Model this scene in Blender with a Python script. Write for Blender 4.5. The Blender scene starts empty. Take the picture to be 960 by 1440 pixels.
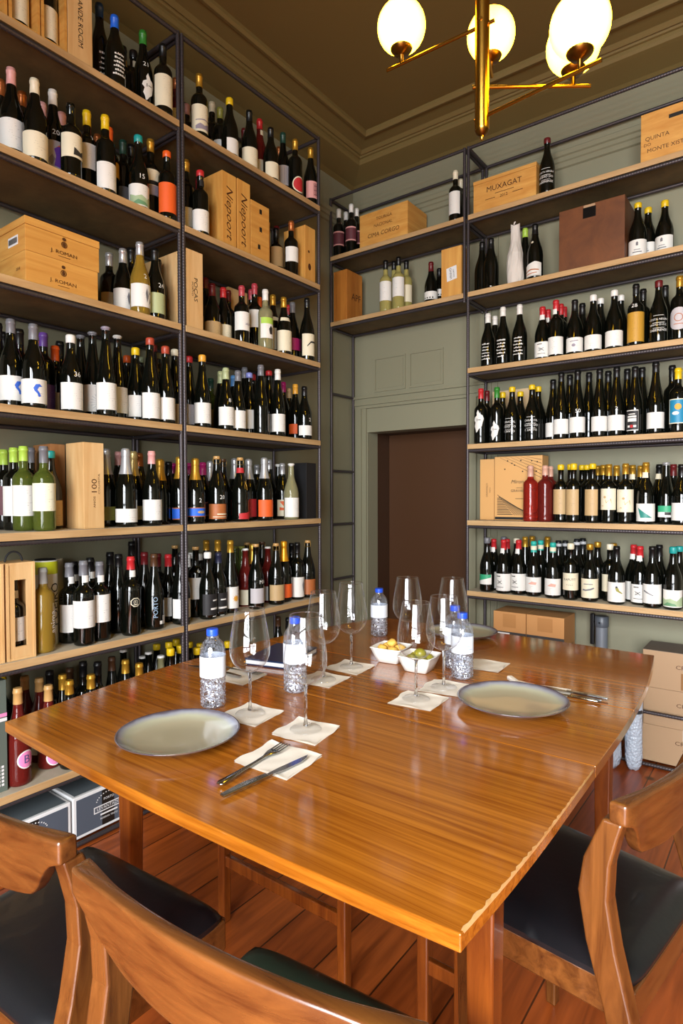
import bpy, bmesh, math, random
from mathutils import Vector, Matrix
random.seed(11)
PI = math.pi
SC = bpy.context.scene
COLL = SC.collection

EXPOSURE, DAY, GLOBE = 0.0, 430.0, 36.0
TILT, SPREAD = .5, 140
WALLHEX, CEILHEX = '827f68', '6e5c30'
TAB1, TAB2 = '87460a', 'b8701f'
# ------------------------------------------------------------------ colours
def lin(hx):
    hx = hx.lstrip('#'); o = []
    for i in (0, 2, 4):
        c = int(hx[i:i+2], 16) / 255
        o.append(c/12.92 if c <= .04045 else ((c+.055)/1.055)**2.4)
    return (*o, 1)
HEX = dict(white='dedbd5', cream='ddd3b8', tan='b99a6c', black='0b0b0c', gold='b98a2c', yellow='d8b416', red='b8262b', darkred='5e1216',
  pink='d59a96', pinkred='a83a44', magenta='a31a63', orange='dd5a1c', amber='d79a33', copper='a9602f', silver='b9b9bb', grey='6d6d72', blue='1f63d8',
  navyblue='16375f', navy='23263c', lilac='7f86c8', purple='5a3b86', teal='1d8f8c', green='2f7a2b', darkgreen='1c4034', lime='a5c84c', olive='7f7d35',
  sage='8b9272', rust='a3402b', mauve='8b8290', skyblue='4a7fb5', palegreen='a9b184', palegold='c4ae74', orangegold='e09a1e', cork='bf9358',
  brown='4a2f1c', peach='dba58a', clear='9a9a96', palepink='c99b86', tealcream='2aa79a', bandwhite='17181a', palecream='e4e2c8', greywhite='b9b3b5',
  maroon='5d2b33', dark='1c1a1c', ink='2a2624', inkblue='2b55b8', woodink='4a2a12')
_M = {}
def mat(name):
    m = bpy.data.materials.new(name); m.use_nodes = True
    nt = m.node_tree; return m, nt, nt.nodes['Principled BSDF']
def link(nt, a, b): nt.links.new(a, b)
def plain(key, col, rough=.5, metal=0, spec=.5, coat=0, bump=None):
    if key in _M: return _M[key]
    m, nt, p = mat(key)
    p.inputs['Base Color'].default_value = lin(col) if isinstance(col, str) else (*col, 1)
    p.inputs['Roughness'].default_value = rough; p.inputs['Metallic'].default_value = metal
    p.inputs['Specular IOR Level'].default_value = spec; p.inputs['Coat Weight'].default_value = coat
    if bump:
        tc = nt.nodes.new('ShaderNodeTexCoord'); n = nt.nodes.new('ShaderNodeTexNoise'); n.inputs['Scale'].default_value = bump[0]
        b = nt.nodes.new('ShaderNodeBump'); b.inputs['Strength'].default_value = bump[1]; b.inputs['Distance'].default_value = bump[2]
        link(nt, tc.outputs['Object'], n.inputs['Vector']); link(nt, n.outputs['Fac'], b.inputs['Height']); link(nt, b.outputs['Normal'], p.inputs['Normal'])
    _M[key] = m; return m
def cap_mat(c):
    metal = c in ('gold', 'silver', 'copper', 'palegold', 'orangegold')
    return plain('capsule_'+c, HEX[c], .32 if metal else .38, .55 if metal else 0)
def col_mat(c, rough=.6): return plain('paint_'+c, HEX[c], rough)
def label_mat(c, ink='ink'):
    key = 'label_'+c+'_'+ink
    if key in _M: return _M[key]
    m, nt, p = mat(key); N = nt.nodes.new
    uv = N('ShaderNodeUVMap'); sep = N('ShaderNodeSeparateXYZ'); link(nt, uv.outputs['UV'], sep.inputs[0])
    def mth(op, a, b=None):
        n = N('ShaderNodeMath'); n.operation = op
        for i, x in enumerate((a, b)):
            if x is None: continue
            if isinstance(x, (int, float)): n.inputs[i].default_value = x
            else: link(nt, x, n.inputs[i])
        return n.outputs[0]
    u, v = sep.outputs[0], sep.outputs[1]
    row = mth('LESS_THAN', mth('FRACT', mth('DIVIDE', v, .0085)), .22)
    wid = mth('LESS_THAN', mth('ABSOLUTE', u), .021)
    nz = N('ShaderNodeTexNoise'); nz.inputs['Scale'].default_value = 260; link(nt, uv.outputs['UV'], nz.inputs['Vector'])
    nz2 = N('ShaderNodeTexNoise'); nz2.inputs['Scale'].default_value = 55; link(nt, uv.outputs['UV'], nz2.inputs['Vector'])
    msk = mth('MULTIPLY', mth('MULTIPLY', row, wid), mth('MULTIPLY', mth('GREATER_THAN', nz.outputs['Fac'], .5), mth('GREATER_THAN', nz2.outputs['Fac'], .53)))
    mx = N('ShaderNodeMix'); mx.data_type = 'RGBA'; mx.inputs['A'].default_value = lin(HEX[c]); mx.inputs['B'].default_value = lin(HEX[ink])
    link(nt, mth('MULTIPLY', msk, .42), mx.inputs['Factor']); link(nt, mx.outputs['Result'], p.inputs['Base Color'])
    p.inputs['Roughness'].default_value = .55; _M[key] = m; return m
def wood(key, c1, c2, scale=(3, 30, 30), rough=.5, coat=0, knots=False, c3=None, bump=.05):
    """grain stretched along the axis with the small scale"""
    if key in _M: return _M[key]
    m, nt, p = mat(key); N = nt.nodes.new
    tc = N('ShaderNodeTexCoord'); mp = N('ShaderNodeMapping'); mp.inputs['Scale'].default_value = scale
    link(nt, tc.outputs['Object'], mp.inputs['Vector'])
    n1 = N('ShaderNodeTexNoise'); n1.inputs['Scale'].default_value = 1; n1.inputs['Detail'].default_value = 6; n1.inputs['Roughness'].default_value = .62; n1.inputs['Distortion'].default_value = .6
    link(nt, mp.outputs[0], n1.inputs['Vector'])
    r = N('ShaderNodeValToRGB'); e = r.color_ramp.elements; e[0].position = .32; e[1].position = .68
    e[0].color = lin(c1); e[1].color = lin(c2); link(nt, n1.outputs['Fac'], r.inputs[0])
    n2 = N('ShaderNodeTexNoise'); n2.inputs['Scale'].default_value = 2.6; n2.inputs['Detail'].default_value = 2; link(nt, tc.outputs['Object'], n2.inputs['Vector'])
    mx = N('ShaderNodeMix'); mx.data_type = 'RGBA'; mx.blend_type = 'MULTIPLY'; mx.inputs['Factor'].default_value = .45
    link(nt, r.outputs[0], mx.inputs['A']); r2 = N('ShaderNodeValToRGB'); r2.color_ramp.elements[0].position = .3; r2.color_ramp.elements[1].position = .75
    r2.color_ramp.elements[0].color = (.55, .5, .45, 1); r2.color_ramp.elements[1].color = (1, 1, 1, 1)
    link(nt, n2.outputs['Fac'], r2.inputs[0]); link(nt, r2.outputs[0], mx.inputs['B']); link(nt, mx.outputs['Result'], p.inputs['Base Color'])
    b = N('ShaderNodeBump'); b.inputs['Strength'].default_value = bump; b.inputs['Distance'].default_value = .002
    link(nt, n1.outputs['Fac'], b.inputs['Height']); link(nt, b.outputs['Normal'], p.inputs['Normal'])
    p.inputs['Roughness'].default_value = rough; p.inputs['Coat Weight'].default_value = coat; p.inputs['Coat Roughness'].default_value = .08
    _M[key] = m; return m
def thin_glass(key, tint=(1, 1, 1), ior=1.5, rough=0.0, boost=0.0, bump=None, glint=0, edge=0, k=.5):
    if key in _M: return _M[key]
    m = bpy.data.materials.new(key); m.use_nodes = True; nt = m.node_tree; nt.nodes.clear(); N = nt.nodes.new
    out = N('ShaderNodeOutputMaterial'); t = N('ShaderNodeBsdfTransparent'); t.inputs[0].default_value = (*tint, 1)
    g = N('ShaderNodeBsdfGlossy'); g.inputs['Roughness'].default_value = rough; mx = N('ShaderNodeMixShader')
    f = N('ShaderNodeLayerWeight'); f.inputs['Blend'].default_value = .5
    pw = N('ShaderNodeMath'); pw.operation = 'POWER'; pw.inputs[1].default_value = 2.3; link(nt, f.outputs['Facing'], pw.inputs[0])
    a = N('ShaderNodeMath'); a.operation = 'MULTIPLY_ADD'; a.inputs[1].default_value = k; a.inputs[2].default_value = .045+boost; link(nt, pw.outputs[0], a.inputs[0]); link(nt, a.outputs[0], mx.inputs[0])
    if bump:
        tc = N('ShaderNodeTexCoord'); n = N('ShaderNodeTexNoise'); n.inputs['Scale'].default_value = bump[0]; n.inputs['Detail'].default_value = 1
        b = N('ShaderNodeBump'); b.inputs['Strength'].default_value = bump[1]; b.inputs['Distance'].default_value = bump[2]
        link(nt, tc.outputs['Object'], n.inputs['Vector']); link(nt, n.outputs['Fac'], b.inputs['Height'])
        link(nt, b.outputs['Normal'], g.inputs['Normal']); link(nt, b.outputs['Normal'], f.inputs['Normal'])
    if glint:  # bluish-white noise patches painted in for bright refraction sparkle
        tr = N('ShaderNodeBsdfTranslucent'); tr.inputs[0].default_value = (.80, .87, 1, 1); df = N('ShaderNodeBsdfDiffuse'); df.inputs[0].default_value = (.80, .86, 1, 1); m3 = N('ShaderNodeMixShader'); link(nt, tr.outputs[0], m3.inputs[1]); link(nt, df.outputs[0], m3.inputs[2])
        n2 = N('ShaderNodeTexNoise'); n2.inputs['Scale'].default_value = 110; n2.inputs['Detail'].default_value = 2; n2.inputs['Distortion'].default_value = 1.5; tc2 = N('ShaderNodeTexCoord'); link(nt, tc2.outputs['Object'], n2.inputs['Vector'])
        r2 = N('ShaderNodeMapRange'); r2.inputs['From Min'].default_value = .42; r2.inputs['From Max'].default_value = .66; r2.inputs['To Max'].default_value = glint; link(nt, n2.outputs['Fac'], r2.inputs[0])
        m2 = N('ShaderNodeMixShader'); link(nt, r2.outputs[0], m2.inputs[0]); link(nt, t.outputs[0], m2.inputs[1]); link(nt, m3.outputs[0], m2.inputs[2]); t = m2
    if edge:  # pale highlight painted onto the outline where the glass turns away
        d2 = N('ShaderNodeBsdfDiffuse'); d2.inputs[0].default_value = (.95, .96, 1, 1); tr2 = N('ShaderNodeBsdfTranslucent'); tr2.inputs[0].default_value = (.95, .96, 1, 1); m4 = N('ShaderNodeMixShader'); link(nt, d2.outputs[0], m4.inputs[1]); link(nt, tr2.outputs[0], m4.inputs[2])
        p2 = N('ShaderNodeMath'); p2.operation = 'POWER'; p2.inputs[1].default_value = 5.0; link(nt, f.outputs['Facing'], p2.inputs[0]); p3 = N('ShaderNodeMath'); p3.operation = 'MULTIPLY'; p3.inputs[1].default_value = edge; link(nt, p2.outputs[0], p3.inputs[0])
        m5 = N('ShaderNodeMixShader'); link(nt, p3.outputs[0], m5.inputs[0]); link(nt, t.outputs[0], m5.inputs[1]); link(nt, m4.outputs[0], m5.inputs[2]); t = m5
    link(nt, t.outputs[0], mx.inputs[1]); link(nt, g.outputs[0], mx.inputs[2]); link(nt, mx.outputs[0], out.inputs[0])
    _M[key] = m; return m

# ------------------------------------------------------------------ mesh helpers
class MB:
    def __init__(s): s.v = []; s.f = []; s.smooth = []; s.uv = None
    def add(s, vs, fs, smooth=False):
        o = len(s.v); s.v += [tuple(x) for x in vs]
        for f in fs: s.f.append([i+o for i in f]); s.smooth.append(smooth)
        return s
    def box(s, x0, x1, y0, y1, z0, z1, b=0.0):
        if b <= 0:
            vs = [(x, y, z) for z in (z0, z1) for y in (y0, y1) for x in (x0, x1)]
            return s.add(vs, [(0, 2, 3, 1), (4, 5, 7, 6), (0, 1, 5, 4), (2, 6, 7, 3), (0, 4, 6, 2), (1, 3, 7, 5)])
        bm = bmesh.new(); bmesh.ops.create_cube(bm, size=1)
        for v in bm.verts: v.co = Vector(((x0+x1)/2+v.co.x*(x1-x0), (y0+y1)/2+v.co.y*(y1-y0), (z0+z1)/2+v.co.z*(z1-z0)))
        bmesh.ops.bevel(bm, geom=bm.edges[:], offset=b, segments=2, affect='EDGES', profile=.6)
        return s.bm(bm)
    def bm(s, bm, smooth=False):
        bm.verts.index_update(); s.add([v.co[:] for v in bm.verts], [[v.index for v in f.verts] for f in bm.faces], smooth); bm.free(); return s
    def lathe(s, prof, n=20, smooth=True, o=(0, 0, 0), cap0=True, cap1=True):
        vs = []; fs = []
        for (z, r) in prof:
            for i in range(n):
                a = 2*PI*i/n; vs.append((o[0]+r*math.cos(a), o[1]+r*math.sin(a), o[2]+z))
        m = len(prof)
        for k in range(m-1):
            for i in range(n):
                j = (i+1) % n; fs.append((k*n+i, k*n+j, (k+1)*n+j, (k+1)*n+i))
        s.add(vs, fs, smooth)
        if cap0: s.add(vs[:n], [list(range(n))[::-1]])
        if cap1: s.add(vs[-n:], [list(range(n))])
        return s
    def tube(s, pts, r, n=10, smooth=True, caps=True, up=None):
        P = [Vector(p) for p in pts]; R = r if isinstance(r, (list, tuple)) else [r]*len(P)
        vs = []; fs = []; prev = None
        for k, p in enumerate(P):
            d = (P[min(k+1, len(P)-1)]-P[max(k-1, 0)]).normalized()
            if prev is None:
                a = Vector((0, 0, 1)) if abs(d.z) < .9 else Vector((1, 0, 0)); x = d.cross(a).normalized()
            else: x = (prev - d*prev.dot(d)).normalized()
            prev = x; y = d.cross(x)
            for i in range(n):
                t = 2*PI*i/n; vs.append(p+(x*math.cos(t)+y*math.sin(t))*R[k])
        for k in range(len(P)-1):
            for i in range(n):
                j = (i+1) % n; fs.append((k*n+i, k*n+j, (k+1)*n+j, (k+1)*n+i))
        s.add(vs, fs, smooth)
        if caps: s.add(vs[:n], [list(range(n))[::-1]]); s.add(vs[-n:], [list(range(n))])
        return s
    def rebar(s, a, b, r=.0085, detail=True):
        a, b = Vector(a), Vector(b); L = (b-a).length; d = (b-a)/L
        if not detail: return s.tube([a, b], r, 8)
        x = d.cross(Vector((0, 0, 1)) if abs(d.z) < .9 else Vector((1, 0, 0))).normalized(); y = d.cross(x)
        n = 8; st = .003; m = max(2, int(L/st)); vs = []; fs = []
        for k in range(m+1):
            z = L*k/m
            for i in range(n):
                t = 2*PI*i/n; w = math.cos(2*PI*z/.012 + t); rr = r*(1+.16*max(0, w)**2)
                vs.append(a+d*z+(x*math.cos(t)+y*math.sin(t))*rr)
        for k in range(m):
            for i in range(n):
                j = (i+1) % n; fs.append((k*n+i, k*n+j, (k+1)*n+j, (k+1)*n+i))
        s.add(vs, fs, True); s.add(vs[:n], [list(range(n))[::-1]]); s.add(vs[-n:], [list(range(n))]); return s
    def prism(s, poly, z0, z1):
        n = len(poly); vs = [(x, y, z0) for x, y in poly]+[(x, y, z1) for x, y in poly]
        return s.add(vs, [list(range(n))[::-1], list(range(n, 2*n))]+[(i, (i+1) % n, n+(i+1) % n, n+i) for i in range(n)])
    def grid(s, fn, nu, nv, smooth=True, closed_u=False):
        vs = [fn(i/nu, j/nv) for j in range(nv+1) for i in range(nu+1)]
        return s.add(vs, [(j*(nu+1)+i, j*(nu+1)+i+1, (j+1)*(nu+1)+i+1, (j+1)*(nu+1)+i) for j in range(nv) for i in range(nu)], smooth)
    def obj(s, name, material, parent=None, mods=(), loc=None, merge=False):
        me = bpy.data.meshes.new(name); me.from_pydata(s.v, [], s.f); me.polygons.foreach_set('use_smooth', s.smooth)
        if s.uv:
            l = me.uv_layers.new(name='UVMap')
            for lp in me.loops: l.data[lp.index].uv = s.uv[lp.vertex_index]
        if merge:
            bm = bmesh.new(); bm.from_mesh(me); bmesh.ops.remove_doubles(bm, verts=bm.verts, dist=1e-4); bmesh.ops.recalc_face_normals(bm, faces=bm.faces[:]); bm.to_mesh(me); bm.free()
        me.materials.append(material); me.update()
        o = bpy.data.objects.new(name, me); COLL.objects.link(o)
        if parent: o.parent = parent
        if loc: o.location = loc
        return o
def thing(name, label, cat, loc=(0, 0, 0), rz=0, group=None):
    o = bpy.data.objects.new(name, None); COLL.objects.link(o); o.empty_display_size = .05
    o.location = loc; o.rotation_euler = (0, 0, rz); o['label'] = label; o['category'] = cat
    if group: o['group'] = group
    return o
def tag(o, label, cat, group=None):
    o['label'] = label; o['category'] = cat
    if group: o['group'] = group
    return o
def struct(o): o['kind'] = 'structure'; return o
def subsurf(o, n=2):
    m = o.modifiers.new('sub', 'SUBSURF'); m.levels = n; m.render_levels = n; return o
def bevel(o, w=.003, seg=2):
    m = o.modifiers.new('bev', 'BEVEL'); m.width = w; m.segments = seg; m.limit_method = 'ANGLE'; m.angle_limit = .6; return o

# ------------------------------------------------------------------ lettering (built-in font, turned to mesh once per word)
_T = {}
def word(txt, italic=0.0):
    k = (txt, italic)
    if k in _T: return _T[k]
    c = bpy.data.curves.new('lettering', 'FONT'); c.body = txt; c.align_x = 'CENTER'; c.align_y = 'CENTER'; c.size = 1; c.shear = italic; c.resolution_u = 2; c.offset = 0
    o = bpy.data.objects.new('lettering', c); COLL.objects.link(o); dg = bpy.context.evaluated_depsgraph_get()
    me = o.evaluated_get(dg).to_mesh(); r = ([v.co[:2] for v in me.vertices], [list(p.vertices) for p in me.polygons])
    o.evaluated_get(dg).to_mesh_clear(); bpy.data.objects.remove(o); bpy.data.curves.remove(c); _T[k] = r; return r
def word2d(txt, size, at=(0, 0), rot=0, italic=0.0, stretch=1.0):
    vs, fs = word(txt, italic); c, s = math.cos(rot), math.sin(rot); o = []
    for x, y in vs:
        x *= size*stretch; y *= size; o.append((at[0]+c*x-s*y, at[1]+s*x+c*y))
    return o, fs
def flat_letters(items, origin, right, up, material, name, parent, eps=.0012):
    """items: list of (verts2d, faces) placed on a plane"""
    O, R, U = Vector(origin), Vector(right), Vector(up); n = R.cross(U).normalized(); m = MB()
    for vs, fs in items: m.add([O+R*x+U*y+n*eps for x, y in vs], fs)
    return m.obj(name, material, parent)
def rect2d(x0, x1, y0, y1): return ([(x0, y0), (x1, y0), (x1, y1), (x0, y1)], [(0, 1, 2, 3)])
def poly2d(pts): return (list(pts), [list(range(len(pts)))])
def disc2d(cx, cy, rx, ry=None, n=20): ry = ry or rx; return poly2d([(cx+rx*math.cos(2*PI*i/n), cy+ry*math.sin(2*PI*i/n)) for i in range(n)])
def ring2d(cx, cy, r0, r1, n=20):
    vs = [(cx+r*math.cos(2*PI*i/n), cy+r*math.sin(2*PI*i/n)) for r in (r0, r1) for i in range(n)]
    return vs, [(i, (i+1) % n, n+(i+1) % n, n+i) for i in range(n)]
def slice_x(vs, fs, step=.005):
    bm = bmesh.new(); V = [bm.verts.new((x, y, 0)) for x, y in vs]
    for f in fs:
        try: bm.faces.new([V[i] for i in f])
        except ValueError: pass
    xs = [v[0] for v in vs]; a, b = min(xs), max(xs); k = math.ceil(a/step)
    while k*step < b:
        bmesh.ops.bisect_plane(bm, geom=bm.verts[:]+bm.edges[:]+bm.faces[:], plane_co=(k*step, 0, 0), plane_no=(1, 0, 0)); k += 1
    ys = [v[1] for v in vs]; a, b = min(ys), max(ys); st = .012; k = math.ceil(a/st)
    while k*st < b:
        bmesh.ops.bisect_plane(bm, geom=bm.verts[:]+bm.edges[:]+bm.faces[:], plane_co=(0, k*st, 0), plane_no=(0, 1, 0)); k += 1
    bm.verts.index_update(); r = ([v.co[:2] for v in bm.verts], [[v.index for v in f.verts] for f in bm.faces]); bm.free(); return r
# ------------------------------------------------------------------ camera
R_ = Vector((0.8004, 0.5995, -0.0025)); F_ = Vector((-0.5993, 0.8002, -0.0248))
F_.normalize(); R_ = (R_-F_*R_.dot(F_)).normalized(); U_ = R_.cross(F_)
cd = bpy.data.cameras.new('camera'); cam = bpy.data.objects.new('camera', cd); COLL.objects.link(cam)
cam.matrix_world = Matrix(((R_.x, U_.x, -F_.x, 0), (R_.y, U_.y, -F_.y, 0), (R_.z, U_.z, -F_.z, 1.27), (0, 0, 0, 1)))
cd.sensor_fit = 'VERTICAL'; cd.sensor_height = 36; cd.sensor_width = 24; cd.lens = 21.254; cd.clip_start = .02; SC.camera = cam
SC.view_settings.view_transform = 'Standard'; SC.view_settings.look = 'None'; SC.view_settings.exposure = EXPOSURE; SC.view_settings.gamma = 1
SC.view_settings.use_curve_mapping = False
SC.cycles.use_denoising = True; SC.cycles.max_bounces = 9; SC.cycles.diffuse_bounces = 4; SC.cycles.glossy_bounces = 4; SC.cycles.transmission_bounces = 6
SC.cycles.transparent_max_bounces = 24; SC.cycles.caustics_reflective = False; SC.cycles.caustics_refractive = False; SC.cycles.sample_clamp_indirect = 4
SC.cycles.blur_glossy = .5

# ------------------------------------------------------------------ room shell
WX, WY, CZ = -2.43, 3.385, 3.47          # left wall, back wall, ceiling
EX, EY = 2.1, -1.75                     # right wall, wall behind the camera
wallm = plain('wall_paint', WALLHEX, .62, bump=(60, .15, .002))
ceilm = plain('ceiling_paint', CEILHEX, .7)
trimm = plain('trim_paint', WALLHEX, .5)
# floor: old pine boards running away from the window wall
m, nt, p = mat('floor_boards'); N = nt.nodes.new
tc = N('ShaderNodeTexCoord'); mp = N('ShaderNodeMapping'); mp.inputs['Rotation'].default_value = (0, 0, PI/2); link(nt, tc.outputs['Object'], mp.inputs['Vector'])
bk = N('ShaderNodeTexBrick'); bk.inputs['Scale'].default_value = 1; bk.inputs['Brick Width'].default_value = 2.2; bk.inputs['Row Height'].default_value = .17
bk.inputs['Mortar Size'].default_value = .0025; bk.inputs['Color1'].default_value = lin('b4602a'); bk.inputs['Color2'].default_value = lin('984a1e'); bk.inputs['Mortar'].default_value = lin('4a2410')
link(nt, mp.outputs[0], bk.inputs['Vector'])
mp2 = N('ShaderNodeMapping'); mp2.inputs['Scale'].default_value = (26, 2.2, 1); link(nt, tc.outputs['Object'], mp2.inputs['Vector'])
n1 = N('ShaderNodeTexNoise'); n1.inputs['Scale'].default_value = 1; n1.inputs['Detail'].default_value = 7; n1.inputs['Distortion'].default_value = 1.2; link(nt, mp2.outputs[0], n1.inputs['Vector'])
rp = N('ShaderNodeValToRGB'); rp.color_ramp.elements[0].position = .3; rp.color_ramp.elements[1].position = .7; rp.color_ramp.elements[0].color = (.55, .45, .38, 1); rp.color_ramp.elements[1].color = (1.25, 1.15, 1.0, 1)
link(nt, n1.outputs['Fac'], rp.inputs[0]); mx = N('ShaderNodeMix'); mx.data_type = 'RGBA'; mx.blend_type = 'MULTIPLY'; mx.inputs['Factor'].default_value = .9
link(nt, bk.outputs['Color'], mx.inputs['A']); link(nt, rp.outputs[0], mx.inputs['B'])
vo = N('ShaderNodeTexVoronoi'); vo.inputs['Scale'].default_value = 3.1; link(nt, tc.outputs['Object'], vo.inputs['Vector'])
kr = N('ShaderNodeValToRGB'); kr.color_ramp.elements[0].position = .03; kr.color_ramp.elements[1].position = .085; kr.color_ramp.elements[0].color = (.12, .07, .04, 1); kr.color_ramp.elements[1].color = (1, 1, 1, 1)
link(nt, vo.outputs['Distance'], kr.inputs[0]); mx2 = N('ShaderNodeMix'); mx2.data_type = 'RGBA'; mx2.blend_type = 'MULTIPLY'; mx2.inputs['Factor'].default_value = 1
link(nt, mx.outputs['Result'], mx2.inputs['A']); link(nt, kr.outputs[0], mx2.inputs['B']); link(nt, mx2.outputs['Result'], p.inputs['Base Color'])
p.inputs['Roughness'].default_value = .3; bb = N('ShaderNodeBump'); bb.inputs['Strength'].default_value = .15; bb.inputs['Distance'].default_value = .003; link(nt, bk.outputs['Fac'], bb.inputs['Height']); bb.invert = True; link(nt, bb.outputs[0], p.inputs['Normal'])
struct(MB().box(WX-.1, EX+.1, EY-.1, WY+.6, -.05, 0).obj('floor', m))
struct(MB().box(WX-.1, EX+.1, EY-.1, WY+.1, CZ, CZ+.05).obj('ceiling', ceilm))
struct(MB().box(WX-.1, WX, EY-.1, WY+.1, 0, CZ).obj('wall_left', wallm))
struct(MB().box(EX, EX+.1, EY-.1, WY+.1, 0, CZ).obj('wall_right', wallm))
# back wall with the low doorway
DX0, DX1, DZ = -2.312, -1.575, 1.705
wb = MB()
wb.box(WX, DX0, WY, WY+.12, 0, CZ).box(DX1, EX, WY, WY+.12, 0, CZ).box(DX0, DX1, WY, WY+.12, DZ, CZ)
struct(wb.obj('wall_back', wallm))
# wall behind the camera with a tall casement window
QX0, QX1, QZ0, QZ1 = -.62, 1.66, .08, 2.95
wr = MB(); wr.box(WX, QX0, EY-.1, EY, 0, CZ).box(QX1, EX, EY-.1, EY, 0, CZ).box(QX0, QX1, EY-.1, EY, QZ1, CZ).box(QX0, QX1, EY-.1, EY, 0, QZ0)
struct(wr.obj('wall_rear', wallm))
wf = MB(); c = (QX0+QX1)/2
for x in (QX0, c-.06, c-.03, c, c+.03, QX1-.05): wf.box(x, x+.05, EY-.07, EY-.02, QZ0, QZ1)
for z in (QZ0, QZ1-.06): wf.box(QX0, QX1, EY-.068, EY-.022, z, z+.06)
struct(wf.obj('window_1', plain('window_paint', 'd8d6cc', .4)))
# cornice: wide plaster soffit running round the ceiling
prof = [(0, 3.345), (.03, 3.36), (.155, 3.385), (.175, 3.39), (.185, 3.402), (.185, 3.418), (.196, 3.42), (.205, 3.432), (.215, 3.424), (.235, 3.44), (.31, 3.452), (.318, 3.442), (.334, 3.44), (.345, 3.452), (.345, CZ)]
cm = MB(); path = [(WX, EY), (WX, WY), (EX, WY), (EX, EY)]
def corn(d, i):
    return [(WX+d, EY), (WX+d, WY-d), (EX-d, WY-d), (EX-d, EY)][i]
vs = [(*corn(d, i), z) for i in range(4) for d, z in prof]; n = len(prof)
cm.add(vs, [(i*n+k, (i+1)*n+k, (i+1)*n+k+1, i*n+k+1) for i in range(3) for k in range(n-1)])
struct(cm.obj('trim_1', ceilm))
# picture rail under it
pm = MB(); pr = [(0, 3.045), (.012, 3.05), (.012, 3.075), (.02, 3.08), (.02, 3.1), (.03, 3.105), (.03, 3.13), (.014, 3.14), (0, 3.145)]
vs = [(*corn(d, i), z) for i in range(4) for d, z in pr]; n = len(pr)
pm.add(vs, [(i*n+k, (i+1)*n+k, (i+1)*n+k+1, i*n+k+1) for i in range(3) for k in range(n-1)])
struct(pm.obj('trim_2', trimm))
# door surround: architrave, ledge and the two raised panels over the doorway
dm = MB()
dm.box(-2.40, -2.352, WY-.022, WY, 0, 1.865).box(-2.352, -2.318, WY-.012, WY, 0, 1.865).box(-1.57, -1.52, WY-.022, WY, 0, 1.865)
dm.box(-2.425, -1.46, WY-.018, WY, 1.865, 1.885).box(-2.425, -1.46, WY-.03, WY, 1.885, 1.905).box(-2.425, -1.46, WY-.022, WY, 1.905, 1.93).box(-2.425, -1.46, WY-.036, WY, 1.93, 1.945)
struct(dm.obj('trim_3', trimm))
pn = MB()
for a, b in ((-2.255, -2.015), (-1.985, -1.745)):
    for (x0, x1, z0, z1) in ((a, b, 1.968, 1.978), (a, b, 2.182, 2.192), (a, a+.01, 1.9785, 2.1815), (b-.01, b, 1.9785, 2.1815)): pn.box(x0, x1, WY-.007, WY, z0, z1)
    pn.box(a+.02, b-.02, WY-.003, WY, 1.99, 2.17)
struct(pn.obj('trim_4', trimm))
gr = MB()
for x in (-1.44, -1.40): gr.box(x, x+.008, WY-.008, WY, 0, 3.04)
struct(gr.obj('trim_5', trimm))
# doorway recess and its brown door
dr = MB(); dr.box(DX0-.02, DX0, WY+.12, WY+.42, 0, DZ+.02).box(DX1, DX1+.02, WY+.12, WY+.42, 0, DZ+.02).box(DX0, DX1, WY+.12, WY+.42, DZ, DZ+.02)
struct(dr.obj('trim_6', plain('recess_paint', '3d2410', .55)))
struct(MB().box(DX0, DX1, WY+.27, WY+.31, 0, DZ, .002).obj('door_1', plain('door_brown', '47290f', .5, bump=(3, .2, .004))))
struct(MB().box(-1.5, EX, WY-.015, WY, 0, .11).obj('baseboard_back', trimm))

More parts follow.
